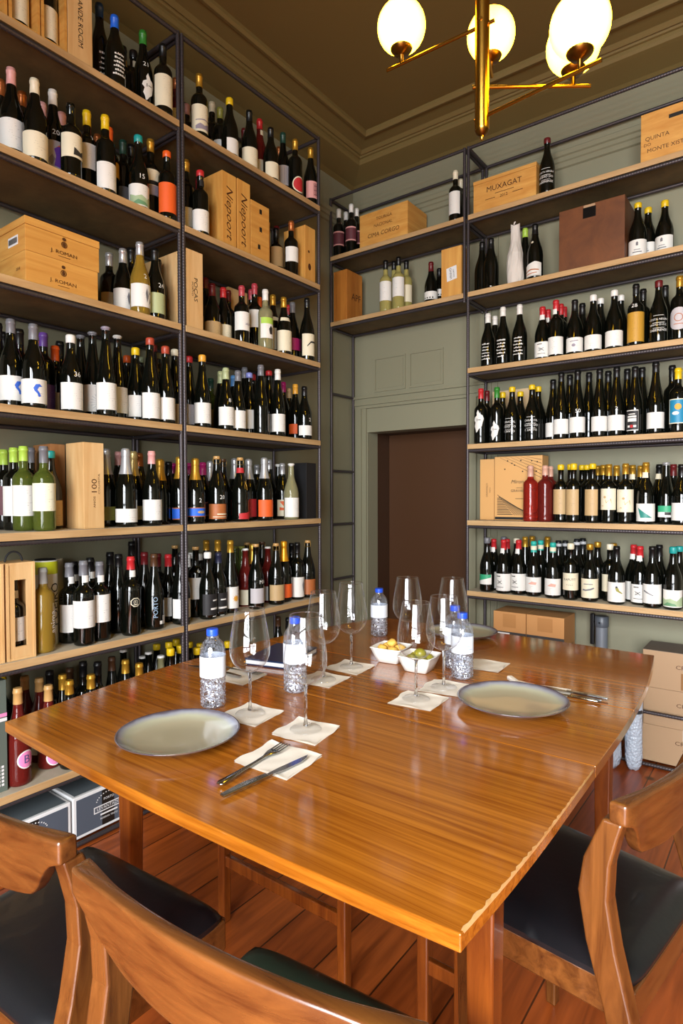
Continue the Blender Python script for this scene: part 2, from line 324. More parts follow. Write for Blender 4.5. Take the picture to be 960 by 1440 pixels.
# ------------------------------------------------------------------ rebar shelving
iron = plain('rebar_iron', '4a4447', .42, .55)
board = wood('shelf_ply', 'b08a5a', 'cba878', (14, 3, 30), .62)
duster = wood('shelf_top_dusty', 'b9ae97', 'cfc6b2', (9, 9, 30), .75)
under = wood('shelf_ply_shaded_underside', '57482c', '6e5b38', (10, 10, 30), .7)  # darker copy of the ply, underside shade painted into its colour
boardY = wood('shelf_ply_x', 'b08a5a', 'cba878', (3, 14, 30), .62)
ZL = [2.8286, 2.4102, 1.9939, 1.5755, 1.1547, .7277, .293]
ZR = [2.8129, 2.3945, 1.9782, 1.5598, 1.1390, .7480, .257]
XF, YF, BT, RB = -2.0548, 3.1008, .027, .0085
def shelving(name, label, axis, a0, a1, front, back, levels, ztop, partial=(), posts=(1, 1, 1, 1), low=0.0, zlow=None, sides=True):
    """axis 'y': runs along the left wall; axis 'x': along the back wall; a0..a1 the run, front/back the depth lines"""
    t = thing(name, label, 'shelving', ((front+back)/2, (a0+a1)/2, 0) if axis == 'y' else ((a0+a1)/2, (front+back)/2, 0), 0, 'rebar shelving bays')
    O = t.location.copy()
    def pt(a, d, z): return (Vector((d, a, z)) if axis == 'y' else Vector((a, d, z)))-O
    s = 1 if back > front else -1
    fi, bi = front+s*.011, back-s*.012
    for k, (a, d) in enumerate(((a0, fi), (a1, fi), (a0, bi), (a1, bi))):
        if posts[k] is None: continue
        z0 = posts[k] if isinstance(posts[k], float) else 0.0
        MB().rebar(pt(a, d, z0), pt(a, d, ztop), RB, k < 2 or axis == 'x').obj('upright_post', iron, t)
    bw = board if axis == 'y' else boardY
    for z in levels:
        zz = z-BT-RB
        MB().rebar(pt(a0, front+s*.004+s*RB, zz), pt(a1, front+s*.004+s*RB, zz), RB, True).obj('front_rail', iron, t)
        MB().rebar(pt(a0, bi, zz), pt(a1, bi, zz), RB, False).obj('rear_rail', iron, t)
        for a in (a0, a1): MB().rebar(pt(a, fi, zz), pt(a, bi, zz), RB, False).obj('side_rail', iron, t)
        p0, p1 = pt(a0+.002, front, 0), pt(a1-.002, back, 0)
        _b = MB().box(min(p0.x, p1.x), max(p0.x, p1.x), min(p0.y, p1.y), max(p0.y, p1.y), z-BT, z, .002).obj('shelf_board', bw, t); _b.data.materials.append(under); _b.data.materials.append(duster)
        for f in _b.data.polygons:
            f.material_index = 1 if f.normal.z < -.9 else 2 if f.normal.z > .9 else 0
    zr = ztop-RB
    MB().rebar(pt(a0, fi, zr), pt(a1, fi, zr), RB, True).obj('top_rail', iron, t)
    MB().rebar(pt(a0, bi, zr), pt(a1, bi, zr), RB, False).obj('top_rail', iron, t)
    for a in (a0, a1): MB().rebar(pt(a, fi, zr), pt(a, bi, zr), RB*1.15, False).obj('side_rail', iron, t)
    if zlow is not None:
        MB().rebar(pt(a0, fi, zlow), pt(a1, fi, zlow), RB, True).obj('bottom_rail', iron, t)
    return t
shelving('rebar_shelving', 'ribbed steel shelving bay on the left wall, cut off by the photo edge', 'y', .70, 1.636, XF, -2.415, ZL, 3.195, zlow=.0105)
shelving('rebar_shelving', 'ribbed steel shelving bay on the left wall, the one closer to the corner', 'y', 1.656, 2.560, XF, -2.415, ZL, 3.195, zlow=.0105)
tm = shelving('rebar_shelving', 'narrow ribbed steel shelving bay bridging over the brown doorway', 'x', -2.41, -1.478, YF, 3.365, ZR[:2], 3.187, posts=(1, 2.345, 1, 2.345))
for z in (1.94, 1.44, 1.09, .73, .25):
    MB().rebar((-2.41+1.944, 3.112-3.2329, z), (-2.41+1.944, 3.353-3.2329, z), RB, False).obj('side_rail', iron, tm)
tr_ = shelving('rebar_shelving', 'wide ribbed steel shelving bay on the back wall right of the doorway', 'x', -1.455, -.06, YF, 3.365, ZR[:6], 3.187, zlow=.0105)
MB().rebar((-1.455+.7575, 3.112-3.2329, .257), (-.06+.7575, 3.112-3.2329, .257), RB, True).obj('front_rail', iron, tr_)
MB().box(-1.435+.7575, -.88+.7575, 3.125-3.2329, 3.365-3.2329, .24, .262, .002).obj('shelf_board', boardY, tr_)
MB().rebar((-1.455+.7575, 3.353-3.2329, .231), (-.06+.7575, 3.353-3.2329, .231), RB, False).obj('rear_rail', iron, tr_)

# ------------------------------------------------------------------ bottles
def profile(shape, h, r):
    n = .0138
    P = dict(
     bord=[(.60, 1), (.632, .97), (.66, .87), (.685, .70), (.705, .53), (.73, .42), (.76, .395)],
     burg=[(.45, 1), (.51, .955), (.57, .86), (.63, .72), (.69, .565), (.75, .45), (.81, .39)],
     champ=[(.43, 1), (.49, .965), (.56, .87), (.63, .72), (.71, .54), (.79, .42), (.87, .37)],
     flute=[(.37, 1), (.45, .955), (.53, .85), (.61, .71), (.69, .58), (.77, .475), (.85, .41)],
     port=[(.56, 1), (.60, 1.0), (.635, .94), (.665, .78), (.69, .56), (.715, .44), (.76, .425), (.84, .42)],
     straight=[(.67, 1), (.705, .94), (.735, .76), (.755, .52), (.785, .42)])[shape]
    o = [(0, r*.84), (.0025, r*.93), (.007, r*.985), (.013, r)]
    o += [(f*h, max(k*r, n)) for f, k in P]
    o += [(h*.945, n), (h*.948, .0153), (h*.975, .0153), (h*.98, n), (h-.0005, n)]
    return o
def rad_at(pf, z):
    for (z0, r0), (z1, r1) in zip(pf, pf[1:]):
        if z0 <= z <= z1: return r0+(r1-r0)*(z-z0)/max(z1-z0, 1e-6)
    return pf[-1][1]
def wine_mat(key, col, tr):
    m, nt, p = mat(key); p.inputs['Base Color'].default_value = (*col, 1); p.inputs['Roughness'].default_value = .03; p.inputs['IOR'].default_value = 1.38; p.inputs['Transmission Weight'].default_value = tr; return m
GL = dict(dark=plain('bottle_black_glass', (.0025, .003, .002), .05, 0, .55), green=wine_mat('bottle_green_glass', (.10, .13, .02), .45),
  pale=wine_mat('bottle_straw_wine', (.72, .62, .20), .6), clear=wine_mat('bottle_clear_wine', (.50, .46, .24), .6),
  rose=wine_mat('bottle_rose_wine', (.66, .045, .028), .75), darkrose=wine_mat('bottle_dark_rose', (.20, .018, .014), .5), amber=wine_mat('bottle_amber_wine', (.50, .30, .04), .6))
def strip(pf, z0, z1, half, name, material, parent, a0=0.0, eps=.0006, n=18):
    mid = (z0+z1)/2; rr = rad_at(pf, mid); m = MB(); zs = sorted({z0, z1, *[z for z, _ in pf if z0 < z < z1]}); vs = []; uv = []
    for z in zs:
        r = rad_at(pf, z)+eps
        for i in range(n+1):
            a = a0-half+2*half*i/n; vs.append((r*math.cos(a), r*math.sin(a), z)); uv.append(((a-a0)*rr, z-mid))
    m.add(vs, [(k*(n+1)+i, k*(n+1)+i+1, (k+1)*(n+1)+i+1, (k+1)*(n+1)+i) for k in range(len(zs)-1) for i in range(n)], True); m.uv = uv
    return m.obj(name, material, parent)
def wrap(pf, items, z0, name, material, parent, eps=.0012, a0=0.0):
    """2-D pieces (s across, t up from z0) bent round the glass"""
    m = MB()
    for vs, fs in items:
        v2, f2 = slice_x(vs, fs); rr = rad_at(pf, z0+sum(y for _, y in v2)/max(1, len(v2)))
        out = []
        for x, y in v2:
            r = rad_at(pf, z0+y)+eps; a = a0+x/rr; out.append((r*math.cos(a), r*math.sin(a), z0+y))
        m.add(out, f2, True)
    return m.obj(name, material, parent)
MAPSHAPE = [(-.2, -1), (-.05, -.92), (.1, -.7), (.42, -.45), (.5, -.1), (.62, .2), (.5, .5), (.25, .6), (.12, .8), (0, 1), (-.15, .75), (-.12, .5), (-.42, .35), (-.5, .1), (-.3, -.1), (-.42, -.45), (-.28, -.7)]
LW = dict(white='white label', cream='cream label', tan='tan label', gold='gold label', grey='grey label', palegreen='pale green label', purple='purple label', greywhite='greyish label',
  magenta='magenta label', orange='orange label', red='red label', olive='olive label', palegold='pale gold label', maroon='maroon label', dark='dark label', palecream='pale cream label',
  blue='blue label', copper='copper label', map='white map-shaped label', speckle='speckled label', redround='round red label', pinkglyph='pink patterned label', redband='red-banded label',
  purpleart='purple picture label', mountain='green landscape label', greenwhite='green and white label', figures='black and white figures', redgrad='dark red label', octagon='octagonal label',
  darktext='black lettered label', sunburst='yellow sunburst label', lilacwhite='lilac-white label', darkgold='dull gold label', goldbrown='golden brown label', pinkround='round pink label',
  dotted='dotted white label', swirl='swirled white label', crestwhite='low crested label', roundwhite='round white label', blackframe='framed black label', bluesun='blue sun label',
  tanfade='tall tan label', flower='cream flower label', greenwedge='green wedge label', greentag='green tag label', greenwhite2='green and white tag', sunset='pale sunset label', greenhills='green hills label', ring='orange ring label', redlow='low red label')
CWORD = dict(black='black', navyblue='dark-blue', darkred='dark-red', pinkred='dusky-red', darkgreen='dark-green', palegreen='pale-green', skyblue='sky-blue', palegold='pale-gold', orangegold='orange-gold',
  tealcream='teal-and-cream', bandwhite='white-banded', palepink='pale-pink', lime='lime-green', sage='sage-green')
def base_strip(c, pf, z0, z1, root, half=1.75, ink='ink', plainm=False):
    return strip(pf, z0, z1, half, 'label', col_mat(c) if plainm else label_mat(c, ink), root)
def make_bottle(x, y, z, h, rowi, shape, glass, ck, cc, lab, z0, z1, ex, wall, rng):
    r = dict(bord=.0365, burg=.0392, champ=.0415, flute=.0368, port=.0378, straight=.0375)[shape]
    phi = {'L': 0, 'M': -PI/2, 'R': -PI/2}[wall]+rng.uniform(-.22, .22)+math.radians(float(ex.get('face', 0)))
    nm = {'champ': 'champagne_bottle', 'port': 'port_bottle'}.get(shape, 'wine_bottle')
    if ex.get('txt') == 'anima': nm = 'spirit_bottle'
    t = thing(nm, '', 'bottle', (x, y, z+.0004), phi); pf = profile(shape, h, r)
    g = GL[glass]
    body = pf if ck not in 'TC' else [q for q in pf if q[0] < h-.016]+[(h-.014, .0138)]
    MB().lathe(body, 22).obj('glass_body', g, t)
    cmt = cap_mat(cc)
    if ck == 'L':
        c0 = h-rng.uniform(.048, .058); q = [(c0, rad_at(pf, c0)+.0008)]+[(zz, rr+.0008) for zz, rr in pf if zz > c0 and zz < h-.003]+[(h, .0146), (h+.0012, .0125)]
        MB().lathe(q, 18).obj('capsule', cmt, t)
        if cc == 'tealcream': MB().lathe([(h-.05, .0155), (h-.024, .0165), (h-.0235, .0155)], 18, cap0=False, cap1=False).obj('capsule_band', col_mat('cream'), t)
        if cc == 'bandwhite': MB().lathe([(h-.030, .0158), (h-.029, .0168), (h-.016, .0168), (h-.015, .0158)], 18, cap0=False, cap1=False).obj('capsule_band', col_mat('silver'), t)
    elif ck == 'W':
        c0 = h-rng.uniform(.024, .032)
        MB().lathe([(c0, .0150), (c0+.002, .0168), (h-.006, .0172), (h-.001, .0162), (h+.0015, .012)], 18).obj('wax_seal', cmt, t)
    elif ck == 'F':
        c0 = h*.67; q = [(c0, rad_at(pf, c0)+.001)]+[(zz, rr+.0012) for zz, rr in pf if c0 < zz < h*.9]+[(h-.032, .0158), (h-.028, .0182), (h-.02, .0168), (h-.012, .0178), (h-.004, .0166), (h+.001, .012)]
        MB().lathe(q, 18).obj('foil', cmt, t)
    elif ck == 'C':
        MB().lathe([(h-.014, .0125), (h-.0138, .0152), (h-.002, .0156), (h, .0146)], 16).obj('cork', cmt, t)
        if cc in ('cork', 'brown') and shape == 'champ':
            w = MB()
            for k in range(4):
                a = PI/4+k*PI/2; w.tube([(.0145*math.cos(a), .0145*math.sin(a), h-.034), (.0165*math.cos(a), .0165*math.sin(a), h-.012), (.006*math.cos(a), .006*math.sin(a), h+.001)], .0006, 5)
            w.tube([(.0147*math.cos(k*PI/8), .0147*math.sin(k*PI/8), h-.034) for k in range(17)], .0007, 5); w.obj('wire_cage', cap_mat('gold'), t)
    elif ck == 'T':
        MB().lathe([(h-.014, .0132), (h-.0095, .0135), (h-.009, .0172), (h-.003, .0178), (h, .014)], 18).obj('stopper', cmt, t)
    elif ck == 'K':
        MB().lathe([(h-.008, .0165), (h-.006, .0158), (h-.001, .0150), (h+.001, .012)], 20).obj('crown_cap', cmt, t)
    else: MB().lathe([(h-.001, .012), (h+.001, .0115)], 14).obj('cork', cap_mat('cork'), t)
    W = z1-z0; Q = r  # label height
    if lab == 'none': pass
    elif lab == 'map': wrap(pf, [poly2d([(a*W*.42, (b+1)*W/2) for a, b in MAPSHAPE])], z0, 'label', col_mat('white'), t, .0007); wrap(pf, [rect2d(-.006, -.003, .5*W, .62*W), rect2d(.001, .016, .54*W, .57*W)], z0, 'lettering', col_mat('ink'), t)
    elif lab == 'redround': R = W*.55; wrap(pf, [disc2d(0, W/2, R)], z0, 'label', col_mat('cream'), t, .0007); wrap(pf, [disc2d(0, W/2, R*.86)], z0, 'label_art', col_mat('red'), t)
    elif lab == 'roundwhite': R = W*.5; wrap(pf, [disc2d(0, W/2, R*.95, R)], z0, 'label', col_mat('greywhite'), t, .0007); wrap(pf, [ring2d(0, W*.55, R*.3, R*.36), rect2d(-R*.4, R*.4, W*.25, W*.28)], z0, 'label_art', col_mat('copper'), t)
    elif lab == 'pinkround':
        R = .031; c = z0+R; wrap(pf, [disc2d(0, 0, R, R*1.0)], c, 'label', col_mat('white'), t, .0007); wrap(pf, [disc2d(0, 0, R*.87)], c, 'label_art', plain('label_pink', 'e685b8', .55), t, .0011)
        wrap(pf, [word2d('B', .040)], c, 'lettering', plain('label_slate', '4a4f7d', .5), t, .0016)
    elif lab == 'octagon':
        c = (z0+z1)/2; o = [(.021*math.cos(PI/8+k*PI/4), .0185*math.sin(PI/8+k*PI/4)) for k in range(8)]
        wrap(pf, [poly2d(o)], c, 'label', col_mat('cream'), t, .0007); wrap(pf, [poly2d([(a*.84, b*.84) for a, b in o])], c, 'label_art', col_mat('black'), t, .0011)
        wrap(pf, [ring2d(0, .001, .007, .0085), word2d('R', .012, (0, .001)), rect2d(-.009, .009, -.0105, -.0085)], c, 'lettering', col_mat('cream'), t, .0015)
    elif lab == 'darktext': base_strip('dark', pf, .02, z1+.012, t, 1.5, plainm=True); wrap(pf, [rect2d(-.022, .022, z0+.012, z0+.02), rect2d(-.012, .016, z0+.05, z0+.056), rect2d(-.014, .006, z0-.02, z0-.017)], 0, 'lettering', col_mat('white'), t)
    elif lab == 'blackframe': base_strip('white', pf, z0, z1, t, .8, plainm=True); wrap(pf, [rect2d(-.0285, .0285, .004, W-.004)], z0, 'label_art', col_mat('dark'), t, .0010); wrap(pf, [rect2d(-.02, .02, W*.44, W*.60), rect2d(-.02, .02, W*.64, W*.72), rect2d(-.015, .015, W*.78, W*.82), rect2d(-.02, -.008, W*.16, W*.26), rect2d(.008, .02, W*.16, W*.26)], z0, 'lettering', col_mat('white'), t, .0014); wrap(pf, [rect2d(-.006, .006, W*.14, W*.28)], z0, 'label_seal', col_mat('red'), t, .0014)
    elif lab == 'bluesun': base_strip('cream', pf, z0, z1, t, 1.0, plainm=True); wrap(pf, [rect2d(-.031, .031, .004, W-.004)], z0, 'label_art', plain('label_turquoise', '1f7fa6', .5), t, .001); wrap(pf, [disc2d(.008, W*.68, .014)], z0, 'label_sun', col_mat('amber'), t, .0014); wrap(pf, [disc2d(-.002, W*.42, .014, .008)], z0, 'label_cloud', col_mat('white'), t, .0015)
    elif lab == 'greentag': base_strip('white', pf, z0, z1, t, .95, plainm=True); wrap(pf, [rect2d(-.034, .034, W*.45, W)], z0, 'label_art', plain('label_green', '2f9a6e', .5), t, .001); wrap(pf, [rect2d(.0, .026, W*.18, W*.44)], z0, 'lettering', col_mat('ink'), t, .0013)
    elif lab == 'greenwhite2': base_strip('white', pf, z0, z1, t, 1.1, plainm=True); wrap(pf, [poly2d([(-.04, W), (.04, W), (.04, W*.72), (-.04, W*.3)])], z0, 'label_art', plain('label_green', '2f9a6e', .5), t, .001)
    elif lab == 'swirl': wrap(pf, [poly2d([(-.055, 0), (.055, 0), (.055, W*.9), (.02, W*1.0), (-.02, W*.86), (-.055, W*.72)])], z0, 'label', col_mat('white'), t, .0007); wrap(pf, [poly2d([(-.04, W*.3), (0, W*.42), (.04, W*.38), (.04, W*.45), (0, W*.5), (-.04, W*.36)]), poly2d([(-.03, W*.14), (.03, W*.2), (.03, W*.25), (-.03, W*.2)])], z0, 'label_art', col_mat('copper'), t)
    elif lab == 'crestwhite': base_strip('white', pf, z0, z1, t, 1.4, plainm=True); wrap(pf, [poly2d([(-.005, W*.62), (.005, W*.62), (.005, W*.8), (0, W*.88), (-.005, W*.8)]), rect2d(-.02, .02, W*.2, W*.26), rect2d(-.014, .014, W*.36, W*.4)], z0, 'label_art', col_mat('grey'), t)
    elif lab == 'ring':
        base_strip('cream', pf, z0, z1, t, 1.5, plainm=True); wrap(pf, [ring2d(.008, W*.46, W*.16, W*.37), poly2d([(-.045, W*.9), (-.02, W*.93), (-.004, W*.6), (-.022, W*.58)]), poly2d([(-.045, W*.36), (-.02, W*.36), (-.02, W*.5), (-.045, W*.55)])], z0, 'label_art', col_mat('orange'), t)
    else:
        base = dict(speckle='greywhite', pinkglyph='pink', redband='greywhite', purpleart='greywhite', mountain='white', greenwhite='white', figures='cream', redgrad='maroon', sunburst='white', lilacwhite='greywhite',
                    darkgold='tan', goldbrown='copper', dotted='white', tanfade='tan', flower='cream', greenwedge='white', sunset='white', greenhills='white', redlow='red').get(lab, lab)
        fancy = lab in ('purpleart', 'figures', 'redgrad', 'orange', 'red', 'blue', 'redlow', 'magenta')
        base_strip(base, pf, z0, z1, t, {'tanfade': 1.0, 'flower': 1.35, 'greenwhite': 1.3, 'redlow': .9, 'sunburst': 1.3}.get(lab, 1.75), ink={'purple': 'lilac'}.get(base, 'ink'), plainm=fancy)
        if lab == 'purpleart':
            wrap(pf, [poly2d([(-.012, W*.1), (.016, W*.06), (.03, W*.35), (.03, W*.75), (.008, W*.86), (-.012, W*.7), (-.006, W*.45)])], z0, 'label_art', plain('label_violet', '6a3fb0', .5), t, .001)
            wrap(pf, [poly2d([(-.004, W*.78), (.01, W*.9), (.034, W*.84), (.036, W*.6), (.03, W*.74), (.012, W*.84)])], z0, 'label_art', col_mat('orange'), t, .0013); wrap(pf, [poly2d([(-.034, W*.3), (-.02, W*.12), (-.008, W*.34), (-.018, W*.5)])], z0, 'label_art', col_mat('mauve'), t, .0013)
        if lab in ('mountain', 'greenhills'): wrap(pf, [poly2d([(-.055, .004), (.055, .004), (.055, W*.62), (.035, W*.55), (.018, W*.36), (-.006, W*.5), (-.03, W*.42), (-.055, W*.52)])], z0, 'label_art', plain('label_foliage', '9db08a' if lab == 'mountain' else '7fa583', .6), t, .001); wrap(pf, [poly2d([(-.045, .006), (.02, .006), (.01, W*.2), (-.02, W*.28)])], z0, 'label_art', plain('label_foliage_dark', '5f8a63', .6), t, .0013)
        if lab == 'greenwhite': wrap(pf, [rect2d(-.045, .045, W*.7, W)], z0, 'label_art', col_mat('lime'), t, .001); wrap(pf, [poly2d([(.0, W*.2), (.016, W*.2), (.018, W*.5), (.006, W*.62), (-.004, W*.45)])], z0, 'label_art', col_mat('ink'), t, .0013)
        if lab == 'figures': wrap(pf, [disc2d(-.012, W*.55, .006, .009), disc2d(.010, W*.5, .007, .008), rect2d(-.014, -.009, W*.1, W*.5), rect2d(.006, .015, W*.08, W*.4), rect2d(-.002, .003, W*.15, W*.8)], z0, 'label_art', col_mat('ink'), t)
        if lab == 'sunburst': wrap(pf, [poly2d([((.018 if k % 2 else .010)*math.cos(k*PI/9), W*.45+(.018 if k % 2 else .010)*math.sin(k*PI/9)) for k in range(18)])], z0, 'label_art', col_mat('amber'), t)
        if lab == 'redband': wrap(pf, [rect2d(-.06, .06, W*.16, W*.36)], z0, 'label_art', col_mat('ink'), t); wrap(pf, [rect2d(-.06, .06, W*.2, W*.32)], z0, 'label_art', col_mat('red'), t, .0015)
        if lab == 'greenwedge': wrap(pf, [poly2d([(-.028, W*.78), (.036, W*.2), (-.014, W*.2)])], z0, 'label_art', plain('label_teal_wedge', '2f8378', .5), t)
        if lab == 'flower': wrap(pf, [disc2d(-.006, W*.6, .006), poly2d([(-.004, W*.55), (.0, W*.3), (.018, W*.5), (.026, W*.28), (.022, W*.54), (.002, W*.36)]), poly2d([(-.026, W*.18), (-.016, W*.22), (-.012, W*.16)])], z0, 'label_art', col_mat('tan'), t)
        if lab == 'sunset': wrap(pf, [poly2d([(-.01, W*.55), (.03, W*.5), (.034, W*.66), (.012, W*.72)])], z0, 'label_art', plain('label_blush', 'd9a08f', .6), t)
        if lab == 'pinkglyph': wrap(pf, [rect2d(a, a+.003, W*.12, W*.88) for a in (-.026, -.017, -.008, .008, .017, .024)]+[rect2d(-.026, .027, W*b, W*b+.003) for b in (.2, .45, .7)], z0, 'label_art', col_mat('maroon'), t)
        if lab == 'dotted': wrap(pf, [rect2d(a, a+.008, W*.1, W*.1+.008) for a in (-.028, -.012, .004, .02)], z0, 'label_art', col_mat('ink'), t)
        if lab == 'speckle': wrap(pf, [rect2d(a, a+.002, W*.1, W*.9) for a in (-.02, -.012, -.003, .006, .015)], z0, 'label_art', col_mat('mauve'), t)
        if lab == 'redgrad': wrap(pf, [rect2d(-.065, -.032, 0, W), rect2d(.026, .065, 0, W)], z0, 'label_art', col_mat('greywhite'), t)
        if lab == 'blue': wrap(pf, [rect2d(-.07, .07, 0, W*.09), rect2d(-.07, .07, W*.91, W)], z0, 'label_art', col_mat('copper'), t); wrap(pf, [disc2d(0, W*.5, .018, .006)], z0, 'label_art', col_mat('tan'), t)
        if lab == 'maroon': wrap(pf, [rect2d(-.06, .06, 0, W*.1), rect2d(-.06, .06, W*.9, W)], z0, 'label_art', col_mat('pink'), t)
        if lab == 'copper': wrap(pf, [rect2d(-.05, .05, W*.12, W*.16), rect2d(-.03, .03, W*.28, W*.36)], z0, 'label_art', col_mat('cream'), t)
        if lab == 'redlow': wrap(pf, [poly2d([(-.036, W), (.036, W), (.036, W*1.5), (.0, W*1.1)])], z0, 'label_art', col_mat('red'), t)
    art = ex.get('art')
    if art == 'horse': wrap(pf, [poly2d([(-.012, W*.62), (-.004, W*.78), (.008, W*.8), (.016, W*.7), (.006, W*.68), (.0, W*.56), (.008, W*.42), (.012, W*.3), (.004, W*.26), (.0, W*.4), (-.008, W*.5)])], z0, 'label_art', plain('label_blue_ink', '3563c8', .5), t)
    if art == 'hills': wrap(pf, [poly2d([(-.04, W*.2), (-.02, W*.3), (0, W*.24), (.02, W*.34), (.04, W*.26), (.04, W*.1), (-.04, W*.08)]), poly2d([(-.04, W*.42), (0, W*.48), (.04, W*.42), (.04, W*.38), (0, W*.43), (-.04, W*.39)])], z0, 'label_art', col_mat('mauve'), t)
    if art == 'photo': wrap(pf, [poly2d([(-.018, W*.1), (.022, W*.12), (.022, W*.4), (.008, W*.28), (-.016, W*.42)])], z0, 'label_art', col_mat('ink'), t)
    if art == 'leaf': wrap(pf, [poly2d([(0, W*.2), (.008, W*.5), (.0, W*.85), (-.006, W*.6)]), poly2d([(.012, W*.15), (.022, W*.28), (.016, W*.42)]), poly2d([(.014, W*.55), (.02, W*.66), (.012, W*.7)])], z0, 'label_art', col_mat('grey'), t)
    if art == 'bars': wrap(pf, [rect2d(-.006+.0045*k, -.003+.0045*k, W*.3, W*(.36+.03*(k % 3))) for k in range(6)], z0, 'label_art', col_mat('mauve'), t)
    if art == 'bridge': wrap(pf, [poly2d([(-.04, W*.4), (-.02, W*.58), (.01, W*.6), (.032, W*.5), (.046, W*.3), (.046, W*.38), (.032, W*.58), (.01, W*.68), (-.02, W*.66), (-.04, W*.46)])], z0, 'label_art', col_mat('ink'), t)
    if art == 'fan': wrap(pf, [poly2d([(0, W*.35), (.036*math.cos(a), W*.35+.036*math.sin(a)), (.036*math.cos(a+.06), W*.35+.036*math.sin(a+.06))]) for a in [k*PI/9 for k in range(18)]], z0, 'label_art', plain('label_pale_grey', 'b4b4b8', .5), t)
    if art == 'scribble': wrap(pf, [ring2d(-.004, W*.5, .006, .007), poly2d([(-.014, W*.6), (.012, W*.4), (.013, W*.43), (-.013, W*.63)]), poly2d([(-.012, W*.4), (.012, W*.58), (.011, W*.61), (-.013, W*.43)]), rect2d(-.02, .02, W*.2, W*.23), rect2d(-.02, .004, W*.82, W*.87)], z0, 'label_art', col_mat('ink'), t)
    if art == 'emblem': wrap(pf, [disc2d(-.002, W*.45, .009, .008), poly2d([(-.02, W*.7), (.02, W*.74), (.018, W*.8), (-.018, W*.76)])], z0, 'label_art', col_mat('mauve'), t)
    if art == 'caterpillar': wrap(pf, [poly2d([(-.03, W*.38), (-.026, W*.46), (-.01, W*.44), (.01, W*.5), (.026, W*.56), (.03, W*.5), (.01, W*.4), (-.01, W*.36)]), rect2d(-.022, .022, W*.7, W*.74)], z0, 'label_art', col_mat('grey'), t)
    if art == 'bird':
        wrap(pf, [poly2d([(.0, W*.72), (.008, W*.78), (.014, W*.7), (.018, W*.58), (.034, W*.44), (.03, W*.42), (.014, W*.5), (.004, W*.56)])], z0, 'label_art', plain('label_bird', '8f8a3a', .6), t); wrap(pf, [disc2d(.006, W*.76, .005)], z0, 'label_art', col_mat('ink'), t, .0016)
    if art == 'branch': wrap(pf, [poly2d([(-.034, W*.62), (.012, W*.4), (.013, W*.44), (-.03, W*.68)])], z0, 'label_art', col_mat('grey'), t)
    if 'band' in ex: wrap(pf, [rect2d(-.065, .065, W*.40, W*.56)], z0, 'label_art', col_mat('black'), t); wrap(pf, [rect2d(-.065, .065, 0, W*.38)], z0, 'label_art', col_mat('mauve'), t, .001)
    if 'num' in ex:
        zc = max(min(z1+.03, h*.66), z1+.015) if lab not in ('map',) else h*.56
        wrap(pf, [word2d(ex['num'], .026)], zc, 'lettering', col_mat('white'), t, .0012, -.12 if wall == 'L' else .22)
    if 'seal' in ex:
        zc = h*.80 if shape != 'port' else h*.79; strip(pf, zc-.014, zc+.012, .75, 'neck_label', col_mat({'gold': 'gold', 'cream': 'cream', 'black': 'dark'}.get(ex['seal'], 'white')), t, 0, .0022, 8)
    if 'neck' in ex: strip(pf, h*.58, h*.64, 1.3, 'neck_label', col_mat('cream'), t, 0, .0012, 10)
    if 'neckband' in ex: strip(pf, h*.76, h*.84, PI, 'neck_label', col_mat('red'), t, 0, .001, 18)
    if 'neckstar' in ex: wrap(pf, [disc2d(0, 0, .006)], h*.66, 'label_art', col_mat('cream'), t)
    if 'ribbon' in ex: MB().tube([(.030*math.cos(a), .030*math.sin(a), h*.62+.01*math.sin(a)) for a in [k*2*PI/16 for k in range(17)]], .0012, 5).tube([(.031, .004, h*.62), (.037, .008, h*.55), (.041, .006, h*.49)], .0014, 5).tube([(.031, .004, h*.62), (.036, -.004, h*.56), (.041, -.006, h*.51)], .0014, 5).obj('ribbon', cap_mat('gold'), t)
    if 'barcode' in ex: wrap(pf, [rect2d(.012, .036, .022+.004*k, .0245+.004*k) for k in range(9)]+[rect2d(-.002, .010, .022, .036)], 0, 'lettering', col_mat('white'), t)
    tx = ex.get('txt')
    if tx == 'PORTO': wrap(pf, [word2d('PORTO', .026, (-.018, h*.30), PI/2, 0, 1.0)], 0, 'lettering', plain('letter_bluegrey', '8fa6bd', .4), t)
    elif tx == 'anima': wrap(pf, [word2d('anima', .034, (.012, h*.36), PI/2)], 0, 'lettering', col_mat('white'), t)
    elif tx == 'KAPUTT': wrap(pf, [word2d('KAPUTT', .0165, (0, W*.62)), word2d('T A N S', .009, (0, W*.30))], z0, 'lettering', col_mat('ink'), t)
    elif tx == 'ROWS':
        lines = {'R0': ['COSTA NEGRA', 'VINHO DO', 'SABERENSE'], 'R2b': ['COSTA NEGRA', 'VINHO D.O.C.', 'SABERENSE'], 'R3': ['CARACOL', 'VINHO DO', 'P. SANTO']}.get(ex.get('set'))
        if lines: its = [word2d(w, .0155 if len(w) < 10 else .0125, (0, h*(.36-.085*k))) for k, w in enumerate(lines)]+[rect2d(-.026, .026, h*.305, h*.312), rect2d(-.022, .022, h*.42, h*.426), rect2d(-.024, .024, h*.225, h*.23)]
        else:
            its = []
            for k in range(6):
                w = rng.uniform(.016, .028); xx = -w
                while xx < w: d = rng.uniform(.002, .007); its.append(rect2d(xx, min(xx+d, w), h*(.40-.055*k), h*(.40-.055*k)+rng.choice((.004, .006, .008)))); xx += d+.0016
        wrap(pf, its, 0, 'lettering', col_mat('white'), t)
    kid = {o.name.split('.')[0]: o for o in t.children}
    for o in list(t.children):
        n = o.name.split('.')[0]; to = None
        if n in ('label_art', 'lettering', 'label_sun', 'label_cloud', 'label_seal'): to = kid.get('label')
        elif n == 'wire_cage': to = kid.get('cork')
        elif n == 'capsule_band': to = kid.get('capsule')
        if to is not None: o.parent = to
    return t
